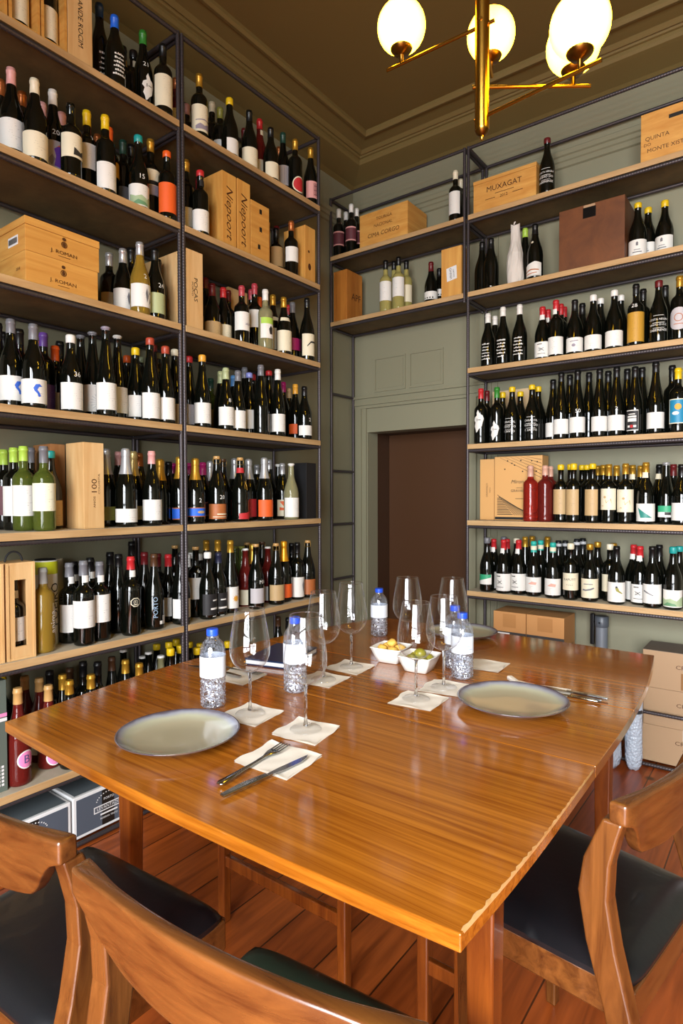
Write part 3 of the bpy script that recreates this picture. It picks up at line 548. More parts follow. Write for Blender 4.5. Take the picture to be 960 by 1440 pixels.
# bottle rows: x y h(mm) row shape glass cap-kind cap-colour label label-z0 label-z1 extras
TABLE = """@ L0 2.8286
-21780 13525 348 1 burg dark L navyblue none 0 0 txt=ROWS
-20980 13662 273 0 burg dark L blue none 0 0 txt=ROWS
-23041 15391 350 1 bord dark L black none 0 0 seal=gold
-22287 15376 299 0 bord dark W black none 0 0 seal=cream
-21508 15291 339 0 burg dark L green map 44 154 num=21
-20953 15845 293 0 bord dark L black cream 30 157
-21998 17315 278 1 bord darkrose L copper cream 90 133
-22948 18661 272 2 bord dark L pink none 0 0
-21148 17896 293 0 bord dark L gold cream 32 148 art=hills
-22602 19896 332 1 bord dark L cream tan 93 140
-21861 19738 269 1 bord dark L olive white 54 106
-21086 19619 277 0 burg dark W yellow white 12 81 face=35
-22748 22165 321 2 bord dark L darkred none 0 0
-21148 20943 289 0 burg dark L black cream 12 102
-21842 22353 343 1 burg darkrose L red cream 71 127 seal=cream
-21032 22300 269 0 burg dark L black cream 12 88
-22448 24451 321 2 bord dark L copper none 0 0
-21735 23977 349 0 burg dark L darkgreen speckle 64 166
-20953 24044 290 0 bord dark L gold redround 12 87
-21184 25577 325 0 burg dark L gold pinkglyph 44 134
@ L1 2.4102
-22437 10111 320 1 bord dark L copper redband 102 198
-21655 10108 327 0 burg dark L pink white 42 142
-22495 10873 320 2 bord dark L copper none 0 0
-20988 10570 288 0 burg dark L cream cream 12 97
-22551 11626 323 2 bord dark L pink none 0 0
-21706 11589 333 0 burg dark L white purpleart 38 138 num=20
-22548 12381 324 2 bord dark L pink white 151 201
-20963 11843 270 0 bord dark N black cream 68 152 art=photo
-21644 12869 321 0 bord dark L yellow white 92 186 num=1
-22748 13987 324 2 bord dark L copper cream 30 110
-20964 13203 295 0 bord dark L yellow white 12 110
-21881 13942 318 1 bord dark L orange gold 120 178
-22057 14679 309 1 bord dark L darkgreen grey 55 111
-22450 15325 335 2 bord dark L black none 0 0
-21148 14769 301 0 burg dark W teal mountain 12 97 num=15
-21665 15717 347 0 bord dark L gold cream 106 213 band=2
-20964 15998 288 0 bord dark W orange orange 27 148
-21692 17582 346 0 bord dark L gold cream 45 128
-20953 17745 283 0 bord dark W red white 12 104 seal=black
-21848 18410 302 1 bord dark L darkred tan 28 110
-22048 23759 273 1 bord dark L black tan 67 169
-22710 24505 328 2 bord dark L darkred white 93 195
-21148 23929 292 0 bord dark L copper white 76 152
@ L2 1.9939
-22605 14342 275 1 bord dark L silver tan 53 108
-21833 14467 277 0 burg dark L silver white 30 111 art=leaf
-22498 15303 324 2 bord dark L black none 0 0
-21064 14724 292 0 burg amber L silver white 30 121 art=leaf num=2
-21190 15526 296 0 burg dark L black palegreen 26 109 num=24
-21998 16270 294 1 bord dark L black none 0 0
-22458 19271 311 1 burg dark L darkred tan 46 122
-22925 19899 308 2 bord dark L darkred none 0 0
-21685 19025 261 0 burg dark L darkred tan 16 83
-21988 19967 275 0 burg dark L red cream 34 94
-22798 21032 308 2 bord dark L darkred dark 118 174
-21148 20370 277 0 bord dark L pinkred white 62 149 art=bars
-22353 22206 334 1 bord dark L pinkred none 0 0
-21717 21799 339 0 bord dark L pinkred white 117 204 art=bars
-22654 23088 324 2 bord dark L orange none 0 0
-20960 21782 294 0 bord clear L white greenwhite 52 152
-21909 23333 328 1 burg dark L gold cream 40 150 neck=1
-21100 23276 298 0 burg dark L gold cream 20 124 neck=1
-22447 25130 330 2 bord dark L red none 0 0
-21779 24721 322 1 burg dark L grey magenta 61 125
-21037 25050 339 0 burg dark L black cream 27 143 art=bridge
@ L3 1.5755
-22484 9894 307 1 burg dark L black none 0 0
-23290 10461 300 2 bord dark L black none 0 0
-21675 9971 307 0 burg dark L grey white 26 110 art=horse
-22563 10675 303 2 bord dark L black none 0 0
-23733 11228 273 1 bord dark L orange none 0 0
-20988 10403 288 0 burg dark L grey white 15 97 art=horse
-23085 11612 287 2 bord dark L orange none 0 0
-21981 11256 293 1 bord dark L purple purple 15 104
-22384 11898 264 1 bord dark L orange tan 21 86
-23018 12434 302 2 bord dark L black none 0 0
-21148 11827 284 0 burg dark W white white 12 108 num=36
-22484 12988 330 1 flute dark T grey none 0 0
-21721 13029 331 0 flute dark T grey white 22 124 art=fan
-20962 13120 340 0 flute dark T mauve white 24 125
-21815 14162 343 0 flute dark T white white 30 133
-23636 15815 318 2 flute dark W orange none 0 0
-21702 14918 306 0 flute dark W yellow white 22 109
-22889 15973 304 1 flute dark W sage none 0 0
-20956 15081 338 0 flute dark W rust white 12 114
-21758 15820 336 2 flute dark W darkred none 0 0
-22255 16400 321 1 flute dark W sage none 0 0
-20995 15858 320 0 flute dark W rust white 15 105
-21614 16817 335 1 flute dark W cream tan 12 96
-21998 17896 330 1 flute dark W red greywhite 21 110
-21148 17936 325 0 flute dark W amber white 21 111
-22898 19941 273 2 bord green L darkgreen gold 36 119
-21998 19777 293 1 flute dark L palegreen none 0 0
-21148 19327 291 0 flute dark L palegreen white 25 109 num=8
-21998 20622 286 1 burg dark L skyblue none 0 0
-21148 20091 291 0 flute dark L grey white 18 101
-22397 21748 350 2 flute dark L grey none 0 0
-21719 21395 309 0 flute dark W lilac white 31 124
-23174 23112 347 1 flute dark W red none 0 0
-20956 21430 338 2 flute dark L grey none 0 0
-22469 22816 348 0 flute dark L black white 37 136
-21706 22790 342 0 flute dark W red white 25 119
-20956 22644 337 0 flute dark L white white 22 111
-22587 24851 325 1 burg dark L magenta none 0 0
-22849 25595 303 0 flute dark L tan figures 48 143
-21778 24920 305 0 burg dark L amber orange 35 88 num=3
-20985 24746 282 0 burg dark L black white 21 73 num=2
@ L4 1.1547
-23132 10320 290 2 bord dark L lime redgrad 52 157
-22374 10326 293 1 bord dark L lime white 51 156
-23553 11084 291 3 bord dark L lime none 0 0
-21616 10303 294 0 bord green L lime white 52 158
-22797 11134 300 2 bord dark L grey none 0 0
-20959 10681 293 0 bord green L grey palecream 69 165
-21951 11431 286 1 burg dark W teal tan 12 105
-21998 13720 308 1 champ dark F silver olive 25 79
-22836 14821 307 2 champ dark L pink none 0 0
-21148 14039 308 0 champ dark F silver white 18 71
-21988 14953 306 1 champ dark F palegold palegold 24 80
-22798 15812 306 2 champ dark L copper none 0 0
-21148 15242 304 0 burg dark L pink white 22 106
-21998 16285 280 1 champ dark F gold none 0 0
-22798 17338 276 2 burg dark L black none 0 0
-23683 18275 276 2 champ dark L magenta none 0 0
-21852 17207 294 0 champ dark F gold blue 17 70
-22886 18579 275 1 champ dark L magenta maroon 21 67
-21012 17384 285 0 champ dark F gold blue 31 71 num=2
-22036 18685 276 1 champ dark L magenta maroon 29 94
-22938 19909 291 2 champ dark F silver none 0 0
-21148 18736 302 0 champ dark C cork copper 17 85 num=20
-21998 19890 298 1 champ dark C brown none 0 0
-23683 21172 296 3 champ dark F silver none 0 0
-23231 21901 297 2 champ dark F silver none 0 0
-22664 21256 310 2 champ dark F silver none 0 0
-21148 20197 303 0 champ dark C cork redlow 12 39 ribbon=1 neckband=red
-21822 21422 304 1 champ dark F silver red 18 106
-23458 23646 290 1 champ dark L silver none 0 0
-21007 21690 309 0 champ dark F silver orange 19 102
-22602 23713 315 1 champ dark L silver dark 12 56
-22798 24630 296 2 burg dark T white none 0 0
-21777 23843 293 0 burg dark L silver ring 15 101
-20986 23660 290 0 burg clear T white white 12 112
@ L5 0.7277
-21148 10684 295 0 straight amber L clear none 0 0 txt=anima
-21741 11987 297 0 port dark L grey white 42 145 seal=white
-22674 12695 290 1 port dark L black none 0 0 seal=white
-20966 12103 309 0 port dark L grey white 66 165 seal=white
-21936 12945 307 1 port dark L black none 0 0 seal=white
-21157 12864 298 0 port dark L grey white 72 176 seal=white
-22569 14199 316 1 burg dark L black none 0 0 txt=PORTO
-21768 14069 313 0 burg dark L black none 0 0
-20970 14096 308 0 port dark L red octagon 98 165 seal=white
-23648 15947 345 3 burg dark L black none 0 0
-21998 15446 310 1 burg dark L darkred none 0 0
-21148 15309 309 0 burg dark L brown none 0 0 txt=PORTO barcode=1
-22798 16710 290 2 bord dark L darkred none 0 0
-21960 16633 292 0 burg dark L red white 26 107
-23341 18062 316 1 burg dark C cork none 0 0
-21149 16662 302 0 burg dark L black white 26 108
-22534 18152 276 1 burg dark L white cream 12 74
-23706 19328 271 2 burg dark W white none 0 0
-21766 17990 318 0 bord dark C cork white 83 180 num=6
-22661 18954 273 2 burg dark W white none 0 0
-22995 19667 332 2 flute dark L gold none 0 0
-20982 18017 296 0 burg dark W white darktext 31 101
-21998 19512 338 1 flute dark L gold none 0 0
-21187 18836 288 0 burg dark L navy darktext 23 94
-21239 19622 339 0 flute dark L gold sunburst 23 123
-23627 22186 284 2 flute green T olive none 0 0
-22901 21949 289 2 flute green T olive none 0 0
-21797 21136 287 0 burg darkrose K white cream 12 86
-23580 22995 298 3 champ dark C cork none 0 0
-22091 21918 304 1 champ dark F gold none 0 0
-20989 21054 314 0 burg dark C cork lilacwhite 29 101 num=MA
-22795 23341 303 2 champ dark C brown none 0 0
-21819 22749 285 0 burg darkrose K white white 12 84
-21017 22518 308 0 champ dark C cork darkgold 22 101
-21247 23357 313 0 champ dark F orangegold orange 23 93
-21998 24812 290 1 bord dark L black none 0 0
-21148 24309 300 0 bord dark L black white 14 119 art=leaf
-21148 25161 307 0 champ dark C cork goldbrown 18 99
@ L6 0.2930
-23733 10397 308 2 bord dark L yellow none 0 0
-21148 9766 327 0 burg darkrose L cork pinkround 58 140
-23227 10991 302 1 burg darkrose L cork none 0 0
-22430 11142 305 1 burg darkrose L cork white 31 89
-21622 11068 295 0 burg darkrose L cork pinkround 12 95
-22892 11777 309 2 bord dark L black none 0 0
-21996 11808 310 1 flute dark L gold none 0 0
-20963 11500 314 0 flute dark L gold none 0 0
-23411 12868 286 2 bord dark L brown none 0 0
-22668 13015 321 2 bord dark L black none 0 0
-21148 12452 309 0 flute dark L gold none 0 0
-21934 13205 328 1 bord dark L black none 0 0
-22466 14159 319 1 flute dark L brown none 0 0
-21715 14301 316 0 flute dark L gold none 0 0
-20961 14423 311 0 flute dark L gold none 0 0
-23706 15513 302 2 burg dark K white none 0 0
-23375 16254 263 1 burg dark K white none 0 0
-22597 16027 299 1 burg dark K white none 0 0
-21786 16071 295 0 burg clear K white none 0 0
-23433 17063 301 2 burg dark W yellow none 0 0
-20981 15965 340 0 burg dark W yellow none 0 0
-22171 16795 334 1 burg dark W yellow none 0 0
-23506 18224 301 2 burg dark W yellow none 0 0
-21292 16715 333 0 burg dark W yellow none 0 0
-22704 18354 296 2 burg dark W yellow none 0 0
-21140 17513 309 0 burg dark W yellow none 0 0
-21894 18304 302 1 burg dark W yellow none 0 0
-21998 20094 276 1 burg dark W yellow none 0 0
-22544 24297 320 1 burg dark L brown none 0 0
-21737 24210 327 1 burg dark L black none 0 0
@ M0 2.8129
-23754 31508 309 0 bord dark L white maroon 67 157
-23774 32308 321 1 bord dark L white none 0 0
-22763 31508 312 0 bord dark L white maroon 73 162
-22917 32308 319 1 bord dark L white maroon 81 167
-15519 31508 289 0 bord dark L cream white 39 164 face=-30
-15598 32308 277 1 bord dark L cream none 0 0
@ M1 2.3945
-20145 31449 314 0 bord pale L black white 65 181
-20012 32195 329 2 bord pale L black none 0 0
-19262 31508 316 0 bord pale L black white 75 189
-19193 32308 318 1 bord pale L black cream 60 163
-17526 32370 272 0 burg dark L darkred dotted 45 91
-17390 33166 255 1 burg dark L black dotted 80 122
@ R0 2.8129
-10373 31508 289 0 burg dark W darkred none 0 0 txt=ROWS set=R0
@ R1 2.3945
-14106 31971 290 0 champ dark L black none 0 0
-13388 31505 276 0 champ dark L black none 0 0
-11792 32318 316 1 flute dark L lime none 0 0
-10976 31508 288 0 champ dark L black swirl 12 86 neckstar=1
-6153 31858 271 0 burg dark W yellow crestwhite 12 88
-5861 32708 273 1 burg dark W yellow crestwhite 42 96
-5092 32408 273 0 burg dark W yellow crestwhite 27 100
@ R2 1.9782
-13545 31506 290 0 burg dark L white none 0 0 txt=ROWS
-13489 32316 295 1 burg dark L white none 0 0
-12694 31508 309 0 burg dark L white none 0 0 txt=ROWS
-11773 31508 305 0 burg dark L white none 0 0 txt=ROWS
-10617 31676 276 0 burg dark L red white 12 90 seal=white art=scribble
-10604 32488 281 1 burg dark L red none 0 0 seal=white
-9863 31463 290 0 bord dark L red white 12 100 seal=white
-9860 32245 290 1 bord dark L red none 0 0
-9915 33008 295 2 bord dark L red none 0 0
-8942 31508 275 0 burg dark L black white 12 82 art=emblem
-8798 32308 275 1 burg dark L black none 0 0
-8059 31508 282 0 burg dark W white white 12 81
-7922 32308 283 1 burg dark W white none 0 0
-7094 31507 285 0 burg dark W white white 12 86
-6977 32311 280 1 burg dark W white none 0 0
-6135 31508 294 0 bord dark L black gold 18 157 num=28
-5974 32308 289 1 bord dark L black none 0 0
-5168 31508 290 0 burg dark W darkred none 0 0 txt=ROWS set=R2b
-5025 32308 286 1 burg dark L black none 0 0
-4311 31508 292 0 bord dark L gold roundwhite 44 146
@ R3 1.5598
-13948 31508 305 0 bord dark L red map 62 186
-13939 32308 304 1 bord dark L darkred none 0 0
-13021 31508 302 0 bord dark L green map 14 120
-13020 32308 286 1 burg dark W yellow none 0 0
-12164 31508 295 0 burg dark W yellow none 0 0 txt=ROWS set=R3
-12012 32308 279 1 burg dark W yellow none 0 0
-11087 31506 294 0 burg dark W yellow none 0 0 txt=ROWS set=R3
-11040 32316 296 1 burg dark W yellow none 0 0
-10252 32308 324 1 flute dark L black white 22 96
-9587 31508 340 0 flute dark L black white 26 101
-9396 32308 339 1 flute dark L black none 0 0
-8782 31508 341 0 flute dark L black white 28 105 num=50
-8444 32308 339 1 flute dark L black none 0 0
-7735 31508 334 0 flute dark L black white 28 100
-7527 32308 334 1 flute dark L black none 0 0
-6954 31508 334 0 flute dark L black white 26 100 num=2
-6688 32504 337 1 flute dark L black none 0 0
-6136 31500 324 0 flute dark L black blackframe 20 117
-5972 32245 331 1 flute dark L black none 0 0
-5254 31508 335 0 flute dark L black white 24 99
-4691 32308 325 1 bord dark L black none 0 0
-4329 31508 294 0 bord dark L yellow bluesun 40 152
@ R4 1.1390
-11147 31508 292 0 straight rose L palepink none 0 0
-10370 32308 289 1 straight darkrose L palepink none 0 0
-10372 31494 290 0 straight darkrose L palepink none 0 0
-9632 31683 293 0 bord dark W yellow tanfade 40 167
-9353 32386 297 1 bord dark W yellow none 0 0
-8920 31426 295 0 bord dark W yellow tanfade 38 166
-8948 33023 294 2 bord dark W yellow none 0 0
-8483 32302 290 1 bord dark W yellow none 0 0
-8029 31508 292 0 bord dark W yellow tanfade 36 165
-8210 33187 289 2 bord dark L gold none 0 0
-7776 32569 289 1 bord dark L gold none 0 0
-7272 31518 286 0 bord dark L gold flower 65 168
-7088 32253 283 1 bord dark L gold none 0 0
-6514 31486 287 0 bord dark L gold flower 55 163
-6470 32833 285 1 burg dark L gold none 0 0 seal=cream
-5979 32186 278 1 burg dark L gold none 0 0
-5623 31457 289 0 burg dark L gold greenwedge 13 96 seal=cream
-5302 32992 285 1 burg dark L black none 0 0 seal=cream
-4829 31839 289 0 flute dark T silver greentag 33 86
-4632 32577 281 1 flute dark L darkred none 0 0
-4142 31454 275 0 burg dark L black white 20 100
@ R5 0.7480
-13549 31502 295 0 burg dark W grey greenwhite2 41 95
-13505 32313 283 1 burg dark L red white 12 103 seal=white
-14063 33166 284 2 burg dark W sage none 0 0
-13255 33166 291 2 burg dark W grey none 0 0
-12576 31442 288 0 burg dark L red white 15 107 seal=white art=scribble
-12696 32244 286 1 burg dark L red none 0 0
-12458 33021 287 2 burg dark W cream none 0 0
-11767 31510 289 0 burg dark L red white 22 112 seal=white art=scribble
-11703 32297 302 1 flute dark L gold none 0 0
-11588 33052 302 2 flute dark L gold none 0 0
-10955 31502 286 0 burg dark L tealcream sunset 22 100
-10861 32308 286 1 burg dark L tealcream none 0 0
-10751 33088 301 2 flute dark L gold none 0 0
-9952 31498 283 0 burg dark L tealcream sunset 16 100
-9922 32310 289 1 burg dark L bandwhite none 0 0
-9808 33114 285 2 burg dark L bandwhite none 0 0
-9059 31505 283 0 bord dark W cream cream 49 135 txt=KAPUTT
-8980 32286 301 1 burg dark L bandwhite none 0 0
-8897 33094 300 2 burg dark L bandwhite none 0 0
-8127 31508 284 0 burg dark W gold cream 19 114 art=caterpillar
-8027 32559 288 1 burg dark W gold none 0 0
-7343 32174 283 1 bord dark W cream cream 49 134
-7373 33041 281 2 burg dark W gold none 0 0
-6888 31508 279 0 burg dark L black white 12 107 art=bird
-6352 32664 281 1 burg dark L red white 12 102 seal=white
-5934 31969 280 0 burg dark L red white 12 99 seal=white art=scribble
-5309 31450 286 0 burg dark L black white 21 111 art=branch
-5157 32308 288 1 burg dark L black none 0 0
-4454 31508 287 0 burg dark W teal greenhills 12 91
-4316 32308 285 1 burg dark W teal none 0 0
"""
ORD = ['', 'first', 'second', 'third', 'fourth', 'fifth', 'sixth', 'seventh', 'eighth', 'ninth', 'tenth', 'eleventh', 'twelfth', 'thirteenth', 'fourteenth', 'fifteenth', 'sixteenth']
CNT = ['', 'one', 'two', 'three', 'four', 'five', 'six', 'seven', 'eight', 'nine', 'ten', 'eleven', 'twelve', 'thirteen', 'fourteen', 'fifteen', 'sixteen']
SHN = ['top', 'second', 'third', 'fourth', 'fifth', 'sixth', 'bottom']
CKW = dict(L='capped', W='waxed', F='foiled', C='corked', T='stoppered', K='crown-capped')
rows = []; sh = None
for ln in TABLE.strip().splitlines():
    p = ln.split()
    if p[0] == '@': sh = (p[1], float(p[2])); continue
    ex = dict(e.split('=') for e in p[11:])
    rows.append((sh[0], int(p[0])/1e4, int(p[1])/1e4, sh[1], int(p[2])/1e3, int(p[3]), p[4], p[5], p[6], p[7], p[8], int(p[9])/1e3, int(p[10])/1e3, ex))
def where(s, y):
    k = int(s[1])
    if s[0] == 'L': return ('left wall %s shelf, ' % SHN[k])+('near bay' if y < 1.646 else 'corner bay')
    if s[0] == 'M': return 'over-door bay, %s shelf' % ('upper' if k == 0 else 'lower')
    return 'back wall %s shelf' % SHN[k]
def look(b, many=False):
    s, x, y, z, h, r, shape, glass, ck, cc, lab, z0, z1, ex = b
    gw = dict(dark='dark', green='green', pale='pale', clear='clear', rose='pink', darkrose='dark-pink', amber='amber')[glass]
    cw = CWORD.get(cc, cc)
    if ck == 'N': cap = 'black-topped'
    elif ck == 'C' and cc == 'cork': cap = 'corked'
    else: cap = cw+'-'+CKW[ck]
    kind = {'champ': 'champagne bottle', 'port': 'port bottle'}.get(shape, 'bottle')
    if ex.get('txt') == 'anima': kind = 'spirit bottle'
    if 'txt' in ex: lw = {'PORTO': 'PORTO lettering', 'anima': 'white lettering', 'KAPUTT': 'bold black capitals', 'ROWS': 'white lettering'}[ex['txt']]
    elif lab == 'none': lw = ''
    else: lw = LW[lab]
    if 'num' in ex: lw = (lw+' and' if lw else 'with')+' number '+ex['num'] if False else (lw or 'glass')+' marked '+ex['num']
    elif 'art' in ex and lab in ('white', 'cream', 'gold'): lw = lw.replace('label', ex['art']+' label')
    back = '' if r == 0 else 'back-row ' if (r >= 2 or lab == 'none') else ''
    return back+cap+' '+gw+' '+kind+((' with '+lw) if lw else '')
keys = {}
for b in rows: keys.setdefault((where(b[0], b[2]), look(b)), []).append(b)
rng = random.Random(5)
bottle_roots = []
for b in rows:
    s, x, y, z, h, r, shape, glass, ck, cc, lab, z0, z1, ex = b
    t = make_bottle(x, y, z, h, r, shape, glass, ck, cc, lab, z0, z1, ex, s[0], rng)
    w = where(s, y); same = keys[(w, look(b))]
    same = sorted(same, key=lambda q: math.atan2(q[1], q[2]))
    if len(same) == 1: lb = look(b)+', '+w
    else:
        k = same.index(b)+1; lk = look(b).replace(' bottle', ' bottles').replace(' with ', ', ').replace(' label', ' labels')
        lb = ('%s from left of %s %s, %s' % (ORD[k], CNT[len(same)], lk, w))
    if len(lb.split()) > 16: lb = lb.replace('back-row ', '').replace(' dark bottle', ' bottle')
    if len(lb.split()) > 16: lb = lb.replace(' from left of ', ' of ')
    t['label'] = lb; t['group'] = 'wine bottles, '+w
    bottle_roots.append(t)

# ------------------------------------------------------------------ crates, cartons and boxes on the shelves
pine = wood('crate_pine', 'c98a3c', 'e0aa58', (5, 2.2, 34), .55)
pineV = wood('crate_pine_upright', 'c98a3c', 'e0aa58', (30, 22, 2.4), .55)
pale = wood('crate_pale', 'cf9f62', 'e6c08a', (26, 22, 2.2), .55)
darkbox = wood('crate_brown', '5a3011', '74421b', (9, 9, 9), .55)
kraft = plain('kraft_card', 'a88a6a', .75, bump=(40, .1, .001)); white_card = plain('white_card', 'dcdcdc', .6); slate_card = plain('slate_card', '4d5561', .55)
inkm = plain('burnt_ink', '4a2508', .6); blackm = plain('print_black', '17130f', .5)
def crate(name, label, cat, wall, a0, a1, d, depth, z0, hh, material, letters=None, lid=None, group=None, bev=.0015, ink=None, extra=None):
    """box against a wall: wall 'L' front faces +x (a along y); 'R' front faces -y (a along x); local frame: X right across the front, Y up, front at local y=0"""
    if wall == 'L': t = thing(name, label, cat, (d, a0, z0+.0004), 0, group); fr = lambda u, v, w: (-w, u, v)
    else: t = thing(name, label, cat, (a0, d, z0+.0004), 0, group); fr = lambda u, v, w: (u, w, v)
    W = a1-a0
    def bx(u0, u1, v0, v1, w0, w1, mt, nm, b=bev):
        p, q = fr(u0, v0, w0), fr(u1, v1, w1); m = MB()
        m.box(*(sorted((p[0], q[0]))), *(sorted((p[1], q[1]))), *(sorted((p[2], q[2]))), b); return m.obj(nm, mt, t)
    if lid:
        bx(0, W, 0, hh-lid, 0, depth, material, 'crate_body'); bx(-.0015, W+.0015, hh-lid+.0008, hh, -.0015, depth, material, 'lid')
    else: bx(0, W, 0, hh, 0, depth, material, 'crate_body')
    right = (0, 1, 0) if wall == 'L' else (1, 0, 0)
    if letters: flat_letters(letters(W, hh), fr(0, 0, 0), right, (0, 0, 1), ink or inkm, 'lettering', t.children[0], .0022 if lid else .0008)
    t['fr'] = 0; del t['fr']
    return t, bx, fr, right
FR = XF-.008
# top shelf: three open presentation boxes each holding a bottle, and the tall lettered case
LBLC = col_mat('cream')
for i, (a, b) in enumerate(((.862, .954), (.960, 1.061), (1.066, 1.156))):
    t = thing('presentation_box', ['open pine presentation box cut by the photo edge, left wall top shelf', 'open pine presentation box between two others, left wall top shelf', 'open pine presentation box beside the tall lettered case, left wall top shelf'][i], 'box', (FR, a, ZL[0]+.0004), 0, 'open presentation boxes on the top shelf')
    W, D, hh, k = b-a, .115, .34, .009
    m = MB(); m.box(-D, 0, 0, k, 0, hh).box(-D, 0, W-k, W, 0, hh).box(-D, 0, k, W-k, 0, k).box(-D, 0, k, W-k, hh-k, hh).box(-D, -D+.005, k, W-k, k, hh-k); m.obj('box_frame', pine, t)
    bt = make_bottle(FR-.055, (a+b)/2, ZL[0]+k, .30, 0, 'bord', 'dark', 'L', 'grey', 'cream', .02, .13, {}, 'L', rng)
    bt['label'] = ['cream labelled bottle inside the open box cut by the photo edge, top shelf', 'cream labelled bottle inside the middle open presentation box, top shelf', 'cream labelled bottle inside the open box beside the lettered case, top shelf'][i]; bt['group'] = 'bottles in presentation boxes'
up = PI/2
crate('wine_case', 'tall pale wooden case with black vertical capitals, left wall top shelf', 'wooden case', 'L', 1.159, 1.252, FR, .11, ZL[0], .335, pale,
  lambda W, h: [word2d('GRANDE ROCIM', .026, (W*.50, h*.45), -PI/2, 0, 1.05)], ink=blackm)[0]
_t, bx, fr, ri = crate('wine_crate', 'lower of the two stacked crates burnt with a crest, left wall third shelf', 'wooden crate', 'L', 1.000, 1.262, FR, .315, ZL[2], .104, pine, None, None, 'stacked lettered crates')
def roman(W, h): return [ring2d(W*.5, h*.60, .0085, .011), disc2d(W*.5, h*.60, .006, .008), disc2d(W*.5, h*.80, .007, .006), word2d('J. ROMAN', .0175, (W*.5, h*.28), 0, 0, 1.25), rect2d(W*.42, W*.58, h*.14, h*.155)]
flat_letters(roman(.262, .104), (0, 0, 0), ri, (0, 0, 1), inkm, 'lettering', _t)
flat_letters([word2d('2018', .014, (-.05, .05))], (0, 0, 0), (1, 0, 0), (0, 0, 1), inkm, 'lettering', _t)
_t, bx, fr, ri = crate('wine_crate', 'upper of the two stacked crates burnt with a crest, barcode sticker on its end', 'wooden crate', 'L', 1.000, 1.268, FR, .315, ZL[2]+.1046, .113, pine, None, .027, 'stacked lettered crates')
flat_letters(roman(.268, .095), (0, 0, 0), ri, (0, 0, 1), inkm, 'lettering', _t, .0022)
MB().box(-.118, -.05, -.0008, 0, .03, .062).obj('barcode_sticker', white_card, _t); flat_letters([rect2d(-.112+.0055*k, -.112+.0055*k+.003, .036, .055) for k in range(11)], (0, -.001, 0), (1, 0, 0), (0, 0, 1), blackm, 'lettering', _t)
crate('wine_case', 'upright pale case with dark vertical lettering beside the middle post, left wall third shelf', 'wooden case', 'L', 1.6675, 1.757, FR, .31, ZL[2], .327, pale,
  lambda W, h: [word2d('POÇAS', .027, (W*.55, h*.50), -PI/2, 0, 1.2), word2d('PORTO', .012, (W*.36, h*.50), -PI/2, 0, 1.5)], ink=blackm)
for i, (a, b, hh) in enumerate(((1.881, 1.966, .329), (1.974, 2.055, .331))):
    crate('wine_case', ['first of two upright cases with a burnt cursive word, left wall second shelf', 'second of two upright cases with a burnt cursive word, beside the slotted crate'][i], 'wooden case', 'L', a, b, XF-.018, .165, ZL[1], hh, pineV,
      lambda W, h: [word2d('Niepoort', .056, (W*.5, h*.47), -PI/2, .35, 1.12)], group='cursive lettered cases')
_t, bx, fr, ri = crate('wine_crate', 'wooden crate with three dark square slots in a column, left wall second shelf', 'wooden crate', 'L', 2.06, 2.184, XF-.018, .2, ZL[1], .268, pine)
for k in range(3): bx(.045+.012*(k > 0), .061+.012*(k > 0), .05+.085*k, .072+.085*k, -.0008, .004, blackm, 'slot', 0)
crate('wine_case', 'narrow upright wooden case standing behind the slotted crate, left wall second shelf', 'wooden case', 'L', 2.205, 2.265, XF-.09, .16, ZL[1], .25, pineV)
crate('wine_case', 'upright knotty wooden case at the corner end, left wall second shelf', 'wooden case', 'L', 2.462, 2.546, XF-.024, .15, ZL[1], .293, pineV, lambda W, h: [disc2d(W*.35, h*.55, .007), disc2d(W*.42, h*.28, .012, .018)])
crate('wine_case', 'short open-topped pale crate behind the red-capped bottles, left wall third shelf', 'wooden case', 'L', 2.165, 2.30, -2.345, .06, ZL[2], .36, pale)
_t, *_ = crate('wine_case', 'tall smooth case printed with 100 sideways, left wall fifth shelf', 'wooden case', 'L', 1.203, 1.284, XF-.02, .12, ZL[4], .318, pale,
  lambda W, h: [word2d('100', .030, (W*.52, h*.49), PI/2, 0, 1.3), word2d('ANOS', .012, (W*.52, h*.31), PI/2, 0, 1.3), word2d('COLHEITA', .010, (W*.75, h*.52), PI/2, 0, 1.6)])
crate('wine_case', 'reddish wooden case half hidden behind the case printed with 100', 'wooden case', 'L', 1.165, 1.222, -2.235, .13, ZL[4], .318, wood('crate_reddish', 'a5683a', 'c08a55', (26, 22, 2.2), .55))
crate('gift_box', 'matt black gift box at the corner end, left wall fifth shelf', 'box', 'L', 2.467, 2.548, XF-.026, .13, ZL[4], .298, plain('black_card', '141416', .5))
